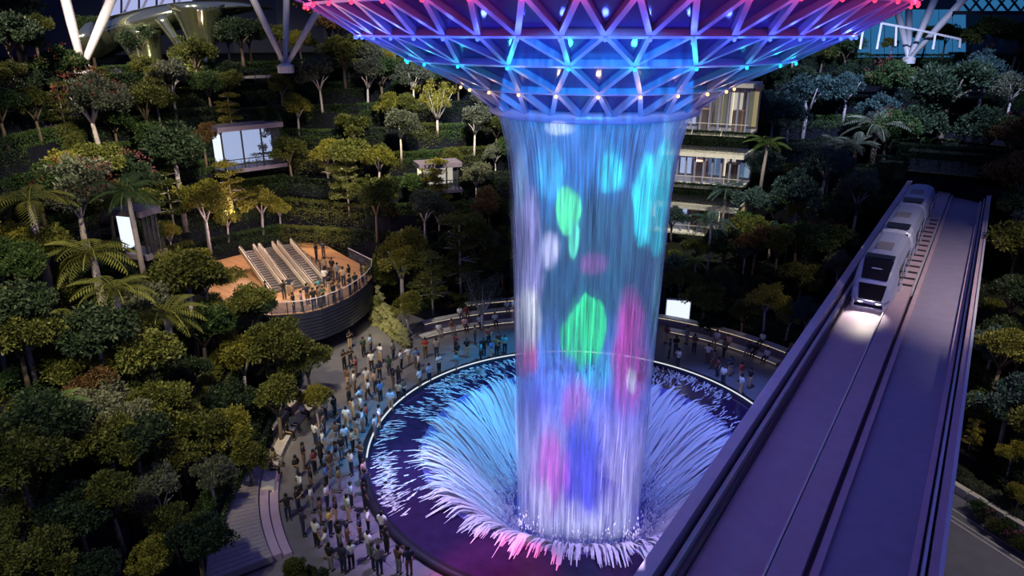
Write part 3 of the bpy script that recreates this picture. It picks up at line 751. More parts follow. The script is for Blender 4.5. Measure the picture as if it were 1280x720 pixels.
# ================================================================== mall galleries behind the garden
def gallery(label, r0, r1, z, h, a0, a1, lit):
    g = thing('mall_gallery', label, 'building')
    n = 16
    b = MB(); b.arcbox(r0 - 1.2, r1, z - .3, z, a0, a1, n); b.build('floor_slab', M['white'], g)
    b = MB(); b.arcbox(r0 - .6, r1, z + h, z + h + .45, a0, a1, n); b.build('ceiling_slab', M['white'], g)
    b = MB(); b.arcbox(r1 - .2, r1, z, z + h, a0, a1, n); b.build('back_wall', M['concrete_dark'], g)
    for i in range(7):
        x0 = a0 + (a1 - a0) * (i + .12) / 7; b = MB(); b.arcbox(r1 - .4, r1 - .2, z + .3, z + h * R.uniform(.55, .9), x0, x0 + (a1 - a0) * .76 / 7, 2); b.build('lit_panel', (lit, M['warm_light'], lit, M['concrete_dark'], M['cool_light'])[i % 5], g)
    for i in range(11):
        a = a0 + (a1 - a0) * (i + .5) / 11; p = pol(r0, a, z + h / 2); b = MB(); b.box(p, (.22, .22, h), rad(a)); b.build('column', M['steel'], g)
    for i in range(10):
        x0 = a0 + (a1 - a0) * i / 10; x1 = a0 + (a1 - a0) * (i + 1) / 10
        b = MB(); b.arcbox(r0 + .9, r0 + .95, z, z + h, x0 + .05, x1 - .05, 2); b.build('glass_pane', M['glass'], g)
    for i in range(3):
        a = a0 + (a1 - a0) * (.15 + .33 * i); p = pol((r0 + r1) / 2, a, z + 1.2); b = MB(); b.box(p, (1.6, 1.4, 2.4), rad(a)); b.build('shop_counter', M['wood'], g)
    b = MB(); b.tube([pol(r0 - 1.1, a0 + (a1 - a0) * i / n, z + 1.1) for i in range(n + 1)], .04, 5); b.build('handrail', M['steel_white'], g)
    lamp('gallery_light', 'POINT', pol((r0 + r1) / 2, (a0 + a1) / 2, z + h - .6), 260, (1, .85, .6), radius=.5)
gallery('lowest lit mall gallery right of the waterfall behind the palms', 46, 51.5, 3.45, 3.0, 61, 75, M['shop_warm'])
gallery('middle mall gallery with white slab edge right of the waterfall', 46.5, 51.8, 9.4, 3.4, 61, 75, M['shop_cool'])
gallery('upper mall gallery with slim columns just below the crown', 47.5, 52.4, 15.6, 5.2, 61, 75, M['shop_warm'])
def ground(u, v):
    r = ray(u, v); d = 30.0
    while d < 140:
        p = Vector(CAM) + r * d
        if p.z <= height(p.x, p.y): p.z = height(p.x, p.y); return p
        d += .2
    return p
def opening(label, u, v, z, w, h, lit, rzo=0):
    p = ground(u, v); a = math.atan2(p.y, p.x)
    p = p - Vector((p.x, p.y, 0)).normalized() * 2.3
    t = thing('lit_opening', label, 'building', p, a + PI / 2 + rzo)
    b = MB(); b.box((0, -2.4, h / 2), (w, .2, h)); b.build('back_wall', lit, t)
    b = MB(); b.box((0, -1.2, h + .25), (w + .8, 3, .5)); b.build('roof_slab', M['concrete_dark'], t)
    b = MB(); b.box((0, -1.2, -.2), (w + .8, 3, .4)); b.build('floor_slab', M['concrete_dark'], t)
    for x in (-w / 2, -w / 6, w / 6, w / 2):
        b = MB(); b.box((x, 0, h / 2), (.14, .14, h)); b.build('mullion', M['dark_metal'], t)
    for x in (-w / 3, 0, w / 3):
        b = MB(); b.box((x, -.02, h / 2), (w / 3 - .16, .04, h)); b.build('glass_pane', M['glass'], t)
    b = MB(); b.tube([(-w / 2, .5, 1.05), (w / 2, .5, 1.05)], .05, 5); b.build('handrail', M['dark_metal'], t)
    for i in range(9): 
        b = MB(); b.box((-w / 2 + w * i / 8, .5, .5), (.04, .04, 1.05)); b.build('post', M['dark_metal'], t)
opening('lit white pavilion opening among trees on the upper left terraces', 308, 208, 12.5, 6.5, 4.0, M['cool_light'])
opening('dim lit opening between trees left of the waterfall', 545, 236, 10.6, 4.0, 2.4, M['warm_light'])
opening('narrow lit stair opening behind long trunks on the left', 168, 330, 9.4, 1.3, 3.0, M['cool_light'])
# ================================================================== steel and structures on the top level
TZ = zk(NLEV)
def vcol(label, base_uv, tops, bz=TZ + .3, r=.42, d=None):
    b0 = hit(*base_uv, bz) if d is None else Vector(CAM) + ray(*base_uv) * d
    t = thing('roof_strut', label, 'column', b0)
    dep = (b0 - Vector(CAM)).dot(Vector((0, math.cos(TILT), -math.sin(TILT))))
    for (u, v, dd) in tops:
        q = Vector(CAM) + ray(u, v) * (dep * dd) - b0
        b = MB(); q2 = q * 1.25; b.tube([(0, 0, 0), q2 * .5, q2], [r * .62, r, r * 1.05], 10); b.build('tube', M['steel_white'], t, True)
    b = MB(); b.lathe([(.9, -.6), (.9, .15), (.5, .4), (.01, .4)], 12); b.build('foot', M['steel_white'], t)
    return t
vcol('left pair of pale steel roof struts forming a V over red flowers', (103, 84), ((82, 0, 1.0), (139, 0, 1.06)), d=76, r=.5)
vcol('trio of steel roof struts fanning up left of the crown', (357, 84), ((317, 0, .97), (358, 0, 1.05), (402, 5, 1.0)), d=78, r=.36)
vcol('slanted white steel roof struts at the upper right near the blue glass', (1136, 74), ((1168, 0, 1.0), (1204, 0, .95), (1121, 10, 1.06), (1136, 8, 1.08)), d=104, r=.5)
# mirror canopy: swept shell on trumpet legs
mc = thing('mirror_sculpture', 'polished mirror metal canopy on flared trumpet legs behind the upper left terrace', 'sculpture')
dpt = 84
def at(u, v, d): return Vector(CAM) + ray(u, v) * d
b = MB(); prof = []
for i in range(13):
    t = i / 12; u = 128 + 200 * t
    lo = at(u, 74 - 62 * t - 8 * math.sin(PI * t), dpt + 3 - 2 * math.sin(PI * t)); th = 3.9 * (1 - t) ** .7 + .5
    ring = []
    for j in range(12):
        a = 2 * PI * j / 12
        ring.append(lo + Vector((0, 4.5 * math.cos(a), th / 2 + th / 2 * math.sin(a))))
    prof.append(ring)
vs = [p for r in prof for p in r]
b.add(vs, [(i * 12 + j, i * 12 + (j + 1) % 12, (i + 1) * 12 + (j + 1) % 12, (i + 1) * 12 + j) for i in range(12) for j in range(12)] + [tuple(range(12)), tuple(144 + j for j in range(12))])
b.build('canopy_shell', M['chrome'], mc, True)
def trumpet(u, v, top_v, w0, w1, d, name, lean=0):
    c = at(u, v, d); hgt = (at(u, top_v, d) - c).length
    m = d / FPX
    b = MB(); k = 10
    for i in range(k): pass
    pts = []; rs = []
    for i in range(k + 1):
        t = i / k; pts.append(c + Vector((lean * t, 0, hgt * t))); rs.append((w0 + (w1 - w0) * t ** 2.2) * m / 2)
    b.tube(pts, rs, 18); b.build(name, M['chrome'], mc, True)
trumpet(258, 93, 12, 26, 66, 82, 'trumpet_leg'); trumpet(243, 84, 26, 9, 16, 81, 'side_leg', -3); trumpet(185, 82, 40, 36, 44, 83, 'trumpet_leg'); trumpet(172, 80, 45, 9, 14, 82.5, 'side_leg', -1.5)
lamp('sculpture_uplight', 'POINT', at(225, 84, 78), 900, (1, .9, .5), radius=.3)  # unseen lamp added to brighten the mirror metal
# glazed roof strip over it
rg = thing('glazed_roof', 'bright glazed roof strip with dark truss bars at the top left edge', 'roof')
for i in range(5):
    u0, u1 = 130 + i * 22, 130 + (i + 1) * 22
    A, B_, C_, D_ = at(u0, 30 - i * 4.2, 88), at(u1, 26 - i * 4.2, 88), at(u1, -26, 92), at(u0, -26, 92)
    b = MB(); quad(b, A, B_, C_, D_, .04); b.build('roof_pane', M['sky_glow_glass'], rg)
    b = MB(); b.beam(A, D_, .25, .3); b.build('bar', M['dark_metal'], rg); b = MB(); b.beam(A, C_, .3, .3); b.build('bar', M['steel'], rg)
b = MB(); b.beam(at(128, 31, 88), at(242, 9, 88), .4, .5); b.build('edge_beam', M['dark_metal'], rg)
# blue lit glass hall at the upper right
bh = thing('glass_hall', 'blue lit glass hall with white frame at the upper right', 'building')
for i in range(8):
    u0, u1 = 1072 + i * 17, 1088 + i * 17
    A, B_, C_, D_ = at(u0, 74, 122), at(u1, 74, 122), at(u1, 12, 122), at(u0, 12, 122)
    b = MB(); quad(b, A, B_, C_, D_, .05); b.build('glass_pane', M['blue_screen'], bh)
fr = thing('white_frame', 'slim white portal frame in front of the blue glass hall', 'frame')
for a, c in (((1096, 62), (1102, 29)), ((1102, 29), (1150, 38)), ((1150, 38), (1200, 49)), ((1075, 62), (1079, 36)), ((1119, 58), (1120, 33)), ((1166, 62), (1169, 44)), ((1199, 60), (1200, 49))):
    b = MB(); b.beam(at(*a, 100), at(*c, 100), .28, .28); b.build('frame_bar', M['steel_white'], fr)
tr = thing('roof_truss', 'dark blue steel roof truss with bright mesh along the top right edge', 'roof')
for i in range(7):
    u0, u1 = 1196 + i * 16, 1212 + i * 16
    b = MB(); b.beam(at(u0, 14, 100), at(u1, -6, 102), .22, .22); b.build('bar', M['dark_metal'], tr)
    b = MB(); b.beam(at(u1, 14, 100), at(u0, -6, 102), .22, .22); b.build('bar', M['dark_metal'], tr)
    b = MB(); quad(b, at(u0, 15, 101), at(u1, 15, 101), at(u1, -24, 104), at(u0, -24, 104), .04); b.build('roof_pane', M['blue_screen'], tr)
b = MB(); b.beam(at(1192, 16, 99), at(1310, 16, 99), .5, .5); b.build('bottom_chord', M['dark_metal'], tr)
# terrace rail on top left
rl = thing('terrace_railing', 'dark rail with pale path behind it on the upper left terrace', 'railing')
P0 = [at(150 + 14 * i, 95 - .5 * i, 79) for i in range(14)]
b = MB(); b.tube(P0, .05, 5); b.build('handrail', M['dark_metal'], rl)
for p in P0: b = MB(); b.box(p - Vector((0, 0, .5)), (.07, .07, 1.1)); b.build('post', M['dark_metal'], rl)
b = MB(); 
for i in range(13): b.beam(P0[i] + Vector((0, 2, -.7)), P0[i + 1] + Vector((0, 2, -.7)), 2.4, .2)
b.build('pale_path', M['stone'], rl)
# garden wall behind the top level: dome glazing at dusk
wb = MB(); wb.lathe([(128, 15), (128, 40), (112, 62)], 48, -10, 190)
M['dome'] = mat('dusk_dome_glazing', (.02, .03, .07), .3)
wb.build('wall_back', M['dome'], kind='structure')
# ================================================================== plants
def leaf_arrays(P, D, L, Wd, fold=.25):
    n = len(P)
    A = NR.normal(size=(n, 3)); S = np.cross(D, A); S /= np.linalg.norm(S, axis=1)[:, None] + 1e-9
    Nn = np.cross(D, S)
    L = L[:, None]; Wd = Wd[:, None]
    return np.stack([P, P + D * L * .45 + S * Wd + Nn * Wd * fold, P + D * L - Nn * L * .12, P + D * L * .45 - S * Wd + Nn * Wd * fold], 1).reshape(-1, 3)
def leafmesh(name, V, tint, mt):
    n = len(V) // 4
    me = bpy.data.meshes.new(name)
    me.vertices.add(len(V)); me.vertices.foreach_set('co', V.astype(np.float32).ravel())
    me.loops.add(4 * n); me.loops.foreach_set('vertex_index', np.arange(4 * n, dtype=np.int32))
    me.polygons.add(n); me.polygons.foreach_set('loop_start', np.arange(0, 4 * n, 4, dtype=np.int32))
    me.update(calc_edges=True)
    at_ = me.attributes.new('tint', 'FLOAT', 'POINT'); at_.data.foreach_set('value', np.repeat(tint, 4).astype(np.float32))
    me.materials.append(mt)
    return me
def unit(n):
    v = NR.normal(size=(n, 3)); return v / np.linalg.norm(v, axis=1)[:, None]
def clumps(centers, rads, per, ll, up=.35, flat=.8):
    P = []; D = []; T = []
    for c, r in zip(centers, rads):
        u = unit(per); p = u * (NR.random(per)[:, None] ** .4) * r * np.array([1, 1, flat])
        d = u + NR.normal(size=(per, 3)) * .6 + np.array([0, 0, up]); d /= np.linalg.norm(d, axis=1)[:, None]
        P.append(p + c); D.append(d); T.append(np.clip(NR.normal(R.random(), .18, per), 0, 1))
    P = np.concatenate(P); D = np.concatenate(D); T = np.concatenate(T); n = len(P)
    L = ll * NR.uniform(.7, 1.35, n); return leaf_arrays(P, D, L, L * .26), T
LM = {}
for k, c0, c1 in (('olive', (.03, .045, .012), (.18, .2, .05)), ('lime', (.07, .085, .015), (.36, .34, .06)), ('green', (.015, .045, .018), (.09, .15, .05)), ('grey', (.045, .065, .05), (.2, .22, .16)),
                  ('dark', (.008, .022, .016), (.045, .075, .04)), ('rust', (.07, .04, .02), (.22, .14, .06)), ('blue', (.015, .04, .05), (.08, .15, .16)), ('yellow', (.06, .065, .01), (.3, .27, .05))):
    LM[k] = leafmat(k + '_leaves', c0, c1)
M['red_flower'] = leafmat('red_blossom', (.16, .03, .025), (.34, .1, .08)); M['pink_flower'] = leafmat('pink_blossom', (.2, .05, .08), (.42, .16, .22)); M['purple_flower'] = leafmat('purple_blossom', (.1, .04, .3), (.3, .15, .6))
def trunk_mesh(h, r, nb, spread, mt, ch, lean=.06):
    b = MB(); lx, ly = R.uniform(-lean, lean) * h, R.uniform(-lean, lean) * h
    b.tube([(0, 0, -.15), (lx * .3, ly * .3, h * .4), (lx, ly, h)], [r * 1.25, r, r * .8], 7)
    for i in range(nb):
        a = 2 * PI * (i + R.random() * .6) / nb; s = spread * R.uniform(.5, 1)
        b.tube([(lx, ly, h - .02), (lx + s * .45 * math.cos(a), ly + s * .45 * math.sin(a), h + (ch - h) * .55), (lx + s * math.cos(a), ly + s * math.sin(a), ch + R.uniform(-.1, .3))], [r * .75, r * .5, r * .2], 5)
    return b.mesh('trunk', mt, True)
KIND = {}   # kind -> list of (parts [(name, mesh)], crown centre height, half width)
def kind(name, parts, hc): KIND.setdefault(name, []).append((parts, hc))
def round_crown(mt, nc=52, per=100, ll=.12, sq=.85, r=1.0):
    nl = R.randint(5, 8); lo = unit(nl); lo[:, 2] = np.abs(lo[:, 2]) - .3; lo *= NR.uniform(.35, .66, nl)[:, None]
    pick = NR.integers(0, nl, nc); u = unit(nc); u[:, 2] = np.abs(u[:, 2]) * 1.1 - .25
    c = (lo[pick] + u * NR.uniform(.22, .42, nc)[:, None]) * np.array([r, r, r * sq])
    return clumps(c, NR.uniform(.12, .26, nc), per, ll)
def add_round(nm, key, n, hc, bark, red=None, ll=.085, nc=52, per=150, sq=.85, th=.06, nb=4):
    for i in range(n):
        V, T = round_crown(LM[key], nc, per, ll, sq)
        V[:, 2] += hc
        parts = [('trunk', trunk_mesh(hc * .62, th, nb, .5, M[bark], hc)), ('crown', leafmesh('crown', V, T, LM[key]))]
        if red:
            u = unit(26); u[:, 2] = np.abs(u[:, 2]); c = u * np.array([.85, .85, .75]); c[:, 2] += hc
            V2, T2 = clumps(c, NR.uniform(.05, .12, 26), 12, .05); parts.append(('blossom', leafmesh('blossom', V2, T2, M[red])))
        kind(nm, parts, hc)
add_round('olive', 'olive', 3, 1.5, 'bark_dark')
add_round('lime', 'lime', 2, 1.55, 'bark_violet', ll=.08)
add_round('green', 'green', 2, 1.45, 'bark_dark')
add_round('dark', 'dark', 2, 1.3, 'bark_dark')
add_round('grey', 'grey', 2, 1.55, 'bark_pale', th=.05, nb=5)
add_round('rust', 'rust', 1, 1.5, 'bark_dark')
add_round('blue', 'blue', 2, 1.4, 'bark_violet')
add_round('redflower', 'grey', 2, 1.45, 'bark_pale', red='red_flower', nb=5)
add_round('redgreen', 'green', 1, 1.4, 'bark_dark', red='red_flower')
add_round('pinkflower', 'dark', 1, 1.4, 'bark_violet', red='pink_flower')
for i in range(2):   # layered trees: flat tiers of foliage
    nt_ = 5; cs = []; rs = []
    for t in range(nt_):
        z = 1.0 + .42 * t + R.uniform(-.08, .08); rr = R.uniform(.55, 1.0) * (1.05 - .14 * t); ox, oy = R.uniform(-.18, .18), R.uniform(-.18, .18)
        for j in range(15):
            a = R.uniform(0, 2 * PI); q = rr * math.sqrt(R.random()); cs.append((ox + q * math.cos(a), oy + q * math.sin(a), z + R.uniform(-.09, .09))); rs.append(R.uniform(.16, .27))
    V, T = clumps(np.array(cs), np.array(rs), 80, .08, .1, .34)
    b = MB(); b.tube([(0, 0, -.15), (.02, 0, 1.4), (0, 0, 2.7)], [.05, .04, .02], 6)
    for t in range(nt_):
        for j in range(5):
            a = R.uniform(0, 2 * PI); z = 1.0 + .42 * t; q = .8 - .1 * t; b.tube([(0, 0, z - .08), (q * math.cos(a), q * math.sin(a), z)], [.02, .008], 4)
    kind('layered', [('trunk', b.mesh('trunk', M['bark_pale'], True)), ('crown', leafmesh('crown', V, T, LM['yellow' if i else 'olive']))], 1.75)
    kind('olivelayer', [('trunk', KIND['layered'][-1][0][0][1]), ('crown', leafmesh('crown', V, T, LM['olive']))], 1.75)
for i in range(2):   # vase shaped tree with pale rising branches
    b = MB(); tips = []
    b.tube([(0, 0, -.15), (0, 0, .7)], [.075, .06], 7)
    for j in range(9):
        a = 2 * PI * j / 9 + R.uniform(-.2, .2); s = R.uniform(.35, .85); p1 = (s * .4 * math.cos(a), s * .4 * math.sin(a), 1.2); p2 = (s * math.cos(a), s * math.sin(a), 2.0 + R.uniform(-.2, .4))
        b.tube([(0, 0, .66), p1, p2], [.04, .03, .008], 5); tips += [p2, tuple((q + w) / 2 for q, w in zip(p1, p2))]
    cs = np.array([[t[0] + R.gauss(0, .12), t[1] + R.gauss(0, .12), t[2] + R.gauss(0, .14)] for t in tips for _ in range(2)])
    V, T = clumps(cs, np.full(len(cs), .26), 90, .075)
    kind('vase', [('trunk', b.mesh('trunk', M['bark_pale'], True)), ('crown', leafmesh('crown', V, T, LM['lime' if i else 'grey']))], 1.85)
def conifer(key, n):
    for i in range(n):
        cs = []; rs = []
        for j in range(60):
            z = R.random() ** .8; a = R.uniform(0, 2 * PI); q = (1 - z) * .95 * math.sqrt(R.uniform(.2, 1)); cs.append((q * math.cos(a), q * math.sin(a), .7 + 2.2 * z)); rs.append(.2)
        V, T = clumps(np.array(cs), np.array(rs), 120, .1, -.1, .7)
        kind('conifer', [('trunk', trunk_mesh(1.2, .06, 0, 0, M['bark_dark'], 2)), ('crown', leafmesh('crown', V, T, LM[key]))], 1.7)
conifer('dark', 1); conifer('green', 1)
def frond_mesh(key, L=1.0, droop=.55, lift=.35, n=16, wl=.3, ang_=.5):
    P = []; D = []; T = []; b = []
    pts = [(t * L * (1 - .12 * t), lift * t * L - droop * t * t * L) for t in [j / n for j in range(n + 1)]]
    for j in range(1, n + 1):
        x, z = pts[j]; dx, dz = x - pts[j - 1][0], z - pts[j - 1][1]
        w = wl * math.sin(PI * min(1, j / n * .8 + .15)) ** .8
        for s in (-1, 1):
            d = np.array([dx * n * ang_, s * 1.0, dz * n * ang_ - .35]); d /= np.linalg.norm(d); P.append((x, 0, z)); D.append(d); T.append(.3 + .5 * R.random()); b.append(w)
    P = np.array(P, float); D = np.array(D); b = np.array(b)
    S = np.zeros_like(D); S[:, 0] = 1; Nn = np.cross(D, S)
    q = (L / n * .42)
    V = np.stack([P, P + D * b[:, None] * .5 + S * q, P + D * b[:, None], P + D * b[:, None] * .5 - S * q * .8], 1).reshape(-1, 3)
    V = np.concatenate([V, np.array([[(pts[j][0]), .012, pts[j][1]] if k_ in (0,) else [pts[j][0], -.012, pts[j][1]] if k_ == 1 else [pts[j + 1][0], -.012, pts[j + 1][1]] if k_ == 2 else [pts[j + 1][0], .012, pts[j + 1][1]] for j in range(n) for k_ in range(4)])])
    return leafmesh('frond', V, np.array(T + [.9] * n), LM[key])
FR = {'palm': frond_mesh('green', 1.0, .75, .55, 16, .3), 'palmdark': frond_mesh('olive', 1.0, .8, .6, 16, .3), 'fern': frond_mesh('grey', 1.0, .62, .5, 16, .26), 'bluepalm': frond_mesh('blue', 1.0, .8, .5, 14, .34)}
def add_palm(nm, fr, nf, trh, tr, bark):
    b = MB(); lx = R.uniform(-.1, .1); b.tube([(0, 0, -.2), (lx * .3, 0, trh * .5), (lx, 0, trh)], [tr * 1.3, tr, tr * .9], 8)
    tm = b.mesh('trunk', M[bark], True)
    fs = [(2 * PI * i / nf + R.uniform(-.2, .2), R.uniform(-.35, .35) - (.35 if i % 3 == 0 else 0), R.uniform(.85, 1.1)) for i in range(nf)]
    kind(nm, [('trunk', tm)] + [('frond', FR[fr], (lx, 0, trh), a, t, s) for a, t, s in fs], trh)
add_palm('palm', 'palm', 14, 2.4, .07, 'bark_violet'); add_palm('palm', 'palm', 15, 2.7, .07, 'bark_violet')
add_palm('palmdark', 'palmdark', 17, 2.6, .085, 'bark_violet'); add_palm('palmdark', 'palmdark', 16, 2.2, .085, 'bark_violet')
add_palm('treefern', 'fern', 13, 1.1, .08, 'bark_dark'); add_palm('bluepalm', 'bluepalm', 13, 2.2, .06, 'bark_pale')
# dense tall palm-like trees: long trunk under a feathery head
for i in range(2):
    cs = unit(40) * NR.uniform(.4, .85, 40)[:, None] * np.array([1, 1, .6]); cs[:, 2] += 2.5
    V, T = clumps(cs, NR.uniform(.2, .34, 40), 150, .12, -.25)
    kind('tallfeather', [('trunk', trunk_mesh(2.2, .075, 3, .4, M['bark_violet'], 2.5)), ('crown', leafmesh('crown', V, T, LM['olive' if i else 'dark']))], 2.5)
for key, nm in (('dark', 'shrubdark'), ('olive', 'shrubolive'), ('green', 'shrubgreen'), ('grey', 'shrubgrey')):
    u = unit(20); u[:, 2] = np.abs(u[:, 2]); c = u * NR.uniform(.3, .75, 20)[:, None] * np.array([1, 1, .7]); c[:, 2] += .1
    V, T = clumps(c, NR.uniform(.22, .36, 20), 130, .11); kind(nm, [('foliage', leafmesh('foliage', V, T, LM[key]))], .4)
for key, nm in (('red_flower', 'shrubred'), ('purple_flower', 'shrubpurple'), ('pink_flower', 'shrubpink')):
    base = KIND['shrubdark'][0][0]
    u = unit(24); u[:, 2] = np.abs(u[:, 2]); c = u * .7; V, T = clumps(c, np.full(24, .16), 14, .13); kind(nm, base + [('blossom', leafmesh('blossom', V, T, M[key]))], .4)
DESC = {'olive': 'rounded olive-green broadleaf tree', 'lime': 'bright yellow-green rounded tree', 'green': 'deep green rounded tree', 'dark': 'very dark dense tree', 'grey': 'grey-green tree on pale forked stems', 'rust': 'brownish rust-tinted tree',
        'blue': 'blue-tinted dark leafy tree', 'redflower': 'grey-green tree dotted with red blossom', 'redgreen': 'green tree dotted with red blossom', 'pinkflower': 'dark tree with pink blossom on top', 'layered': 'slender yellow tree with flat tiers',
        'olivelayer': 'slender olive tree with flat tiers', 'vase': 'vase-shaped tree with pale rising branches', 'conifer': 'dark cone-shaped tree', 'palm': 'green feather palm on a slim trunk', 'palmdark': 'olive palm on a thick violet-grey trunk', 'treefern': 'tree fern with broad arching fronds',
        'bluepalm': 'bluish palm on a slim pale trunk', 'tallfeather': 'tall tree with feathery head on bare trunk', 'shrubdark': 'low dark shrub', 'shrubolive': 'low olive shrub', 'shrubgreen': 'low green shrub', 'shrubgrey': 'low grey-green shrub', 'shrubred': 'low shrub with red flowers', 'shrubpurple': 'low shrub with purple flowers', 'shrubpink': 'low shrub with pink flowers'}
NAME = {'palm': 'palm_tree', 'palmdark': 'palm_tree', 'bluepalm': 'palm_tree', 'treefern': 'tree_fern', 'conifer': 'conifer_tree', 'layered': 'layered_tree', 'olivelayer': 'layered_tree', 'redflower': 'flowering_tree', 'redgreen': 'flowering_tree', 'pinkflower': 'flowering_tree', 'vase': 'vase_shaped_tree'}
def zone(p):
    u, v = pix(p)
    la_, lo_ = latlon(Vector(p))
    if la_ > la[9] and lo_ < 70: return 'right of the guideway'
    if u > 880: return 'on the upper right slope' if v < 200 else 'between the waterfall and the train'
    if u > 640: return 'just right of the waterfall'
    if u > 455: return 'between the viewing deck and the waterfall' if v > 190 else 'under the left side of the crown'
    if v < 190: return 'on the upper left terraces'
    if v > 430: return 'on the lower left slope'
    return 'left of the viewing deck' if u < 310 else 'on the terraces above the viewing deck'
NOTES = []
PLANTS = []; GREEN = []
def plant(kd, p, s, label=None, rz=None):
    pt, hc = R.choice(KIND[kd])
    sh = kd.startswith('shrub')
    lb = label or DESC[kd] + ' ' + zone((p[0], p[1], p[2] + hc * s))
    t = thing('shrub' if sh else NAME.get(kd, 'broadleaf_tree'), lb, 'shrub' if sh else 'tree', p, R.uniform(0, 6.28) if rz is None else rz, None if label else lb + ' group', s * R.uniform(.96, 1.04))
    for q in pt:
        o = put(q[0], q[1], t)
        if len(q) > 2:
            o.location = q[2]; o.rotation_euler = (0, q[4], q[3]); o.scale = (q[5],) * 3
    PLANTS.append((Vector(p), s, hc, kd)); t['h'] = hc * s; GREEN.append(t)
    return t
def track_clear(x, y, m=2.5):
    a, c = latlon(Vector((x, y, 0)))
    return not (la[0] - m < a < la[9] + m * .6 and c < 62)
def place(kd, u, v, w, label=None, far=130):
    """stand a plant on the terrain so that its crown is seen around this point of the photograph"""
    hc = KIND[kd][0][1]; r = ray(u, v); d = 14.0
    while d < far:
        p = Vector(CAM) + r * d; s = w * d / (2 * FPX)
        h = height(p.x, p.y)
        if p.z - h <= hc * s:
            q = p.to_2d().length; ph = math.degrees(math.atan2(p.y, p.x)) % 360
            if not track_clear(p.x, p.y, s + .3): d += .4; continue
            return plant(kd, (p.x, p.y, h), (p.z - h) / hc if p.z - h > hc * s * .8 else s, label)
        d += .4
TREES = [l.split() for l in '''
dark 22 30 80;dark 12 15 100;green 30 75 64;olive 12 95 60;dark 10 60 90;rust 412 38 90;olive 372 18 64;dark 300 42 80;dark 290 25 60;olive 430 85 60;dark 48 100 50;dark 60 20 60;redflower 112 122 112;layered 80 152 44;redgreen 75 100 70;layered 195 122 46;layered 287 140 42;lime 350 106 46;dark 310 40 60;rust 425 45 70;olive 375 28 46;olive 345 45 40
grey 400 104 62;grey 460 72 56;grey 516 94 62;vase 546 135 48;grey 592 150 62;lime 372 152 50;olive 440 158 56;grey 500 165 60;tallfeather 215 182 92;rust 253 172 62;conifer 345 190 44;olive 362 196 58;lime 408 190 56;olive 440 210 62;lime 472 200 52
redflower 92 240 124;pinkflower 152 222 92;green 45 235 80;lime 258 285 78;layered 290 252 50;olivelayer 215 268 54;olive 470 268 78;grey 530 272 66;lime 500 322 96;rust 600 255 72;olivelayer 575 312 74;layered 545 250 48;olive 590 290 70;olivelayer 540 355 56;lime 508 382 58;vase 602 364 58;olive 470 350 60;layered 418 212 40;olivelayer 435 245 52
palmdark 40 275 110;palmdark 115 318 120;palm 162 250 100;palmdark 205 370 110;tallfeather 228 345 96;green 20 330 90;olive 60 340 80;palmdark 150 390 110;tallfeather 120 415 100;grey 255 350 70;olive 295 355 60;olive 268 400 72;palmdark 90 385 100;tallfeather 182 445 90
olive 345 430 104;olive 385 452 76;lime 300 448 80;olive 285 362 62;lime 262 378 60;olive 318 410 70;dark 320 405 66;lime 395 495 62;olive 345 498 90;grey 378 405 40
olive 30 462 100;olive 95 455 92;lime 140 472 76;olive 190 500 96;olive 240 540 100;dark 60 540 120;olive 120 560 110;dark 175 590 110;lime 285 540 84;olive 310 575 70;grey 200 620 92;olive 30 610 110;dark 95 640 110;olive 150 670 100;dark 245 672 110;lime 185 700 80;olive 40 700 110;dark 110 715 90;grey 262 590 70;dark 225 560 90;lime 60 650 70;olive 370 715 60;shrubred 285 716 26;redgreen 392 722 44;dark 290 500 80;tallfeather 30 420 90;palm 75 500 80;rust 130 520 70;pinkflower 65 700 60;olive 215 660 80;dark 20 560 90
olive 852 350 62;olive 882 372 66;dark 905 325 66;rust 945 300 76;lime 960 375 66;olive 1002 345 66;redgreen 1035 300 70;blue 995 255 80;blue 955 205 56;treefern 1095 172 90;treefern 1068 200 66;treefern 1045 180 60;blue 1010 120 80;blue 1060 110 70;redgreen 1110 110 72;dark 1190 105 120;dark 1150 150 90;dark 1235 160 90;blue 1030 225 70;grey 1075 240 70;redgreen 1100 225 70;dark 1050 265 60;lime 1010 280 50;olive 970 335 60;grey 1050 330 56;lime 985 405 46;olive 930 390 50
palm 957 182 62;bluepalm 907 238 56;bluepalm 888 300 60;blue 925 285 50;green 905 320 44;blue 938 215 44;olive 868 335 40;grey 930 330 44;layered 915 262 30;palm 870 330 40;olive 1240 55 70;rust 1215 45 46;olive 1268 70 60;olive 1180 62 40;blue 1225 120 80;grey 1265 120 60;lime 1115 55 30;lime 1055 60 30
rust 1260 240 80;redgreen 1265 195 80;rust 1252 335 84;olive 1275 300 90;olive 1246 468 84;olive 1228 512 60;lime 1268 565 60;dark 1262 400 80;olive 1275 440 70;layered 1216 540 34;lime 1275 620 44
blue 940 250 60;blue 985 165 60;blue 930 130 50;dark 890 405 40;dark 700 330 60;olive 760 300 70;green 720 250 70;dark 790 230 60;olive 670 280 60;rust 690 200 60;olive 780 350 70;green 740 370 60;dark 650 340 60
'''.replace('\n', ';').split(';') if l.strip()]
for t in TREES: place(t[0], float(t[1]), float(t[2]), float(t[3]))
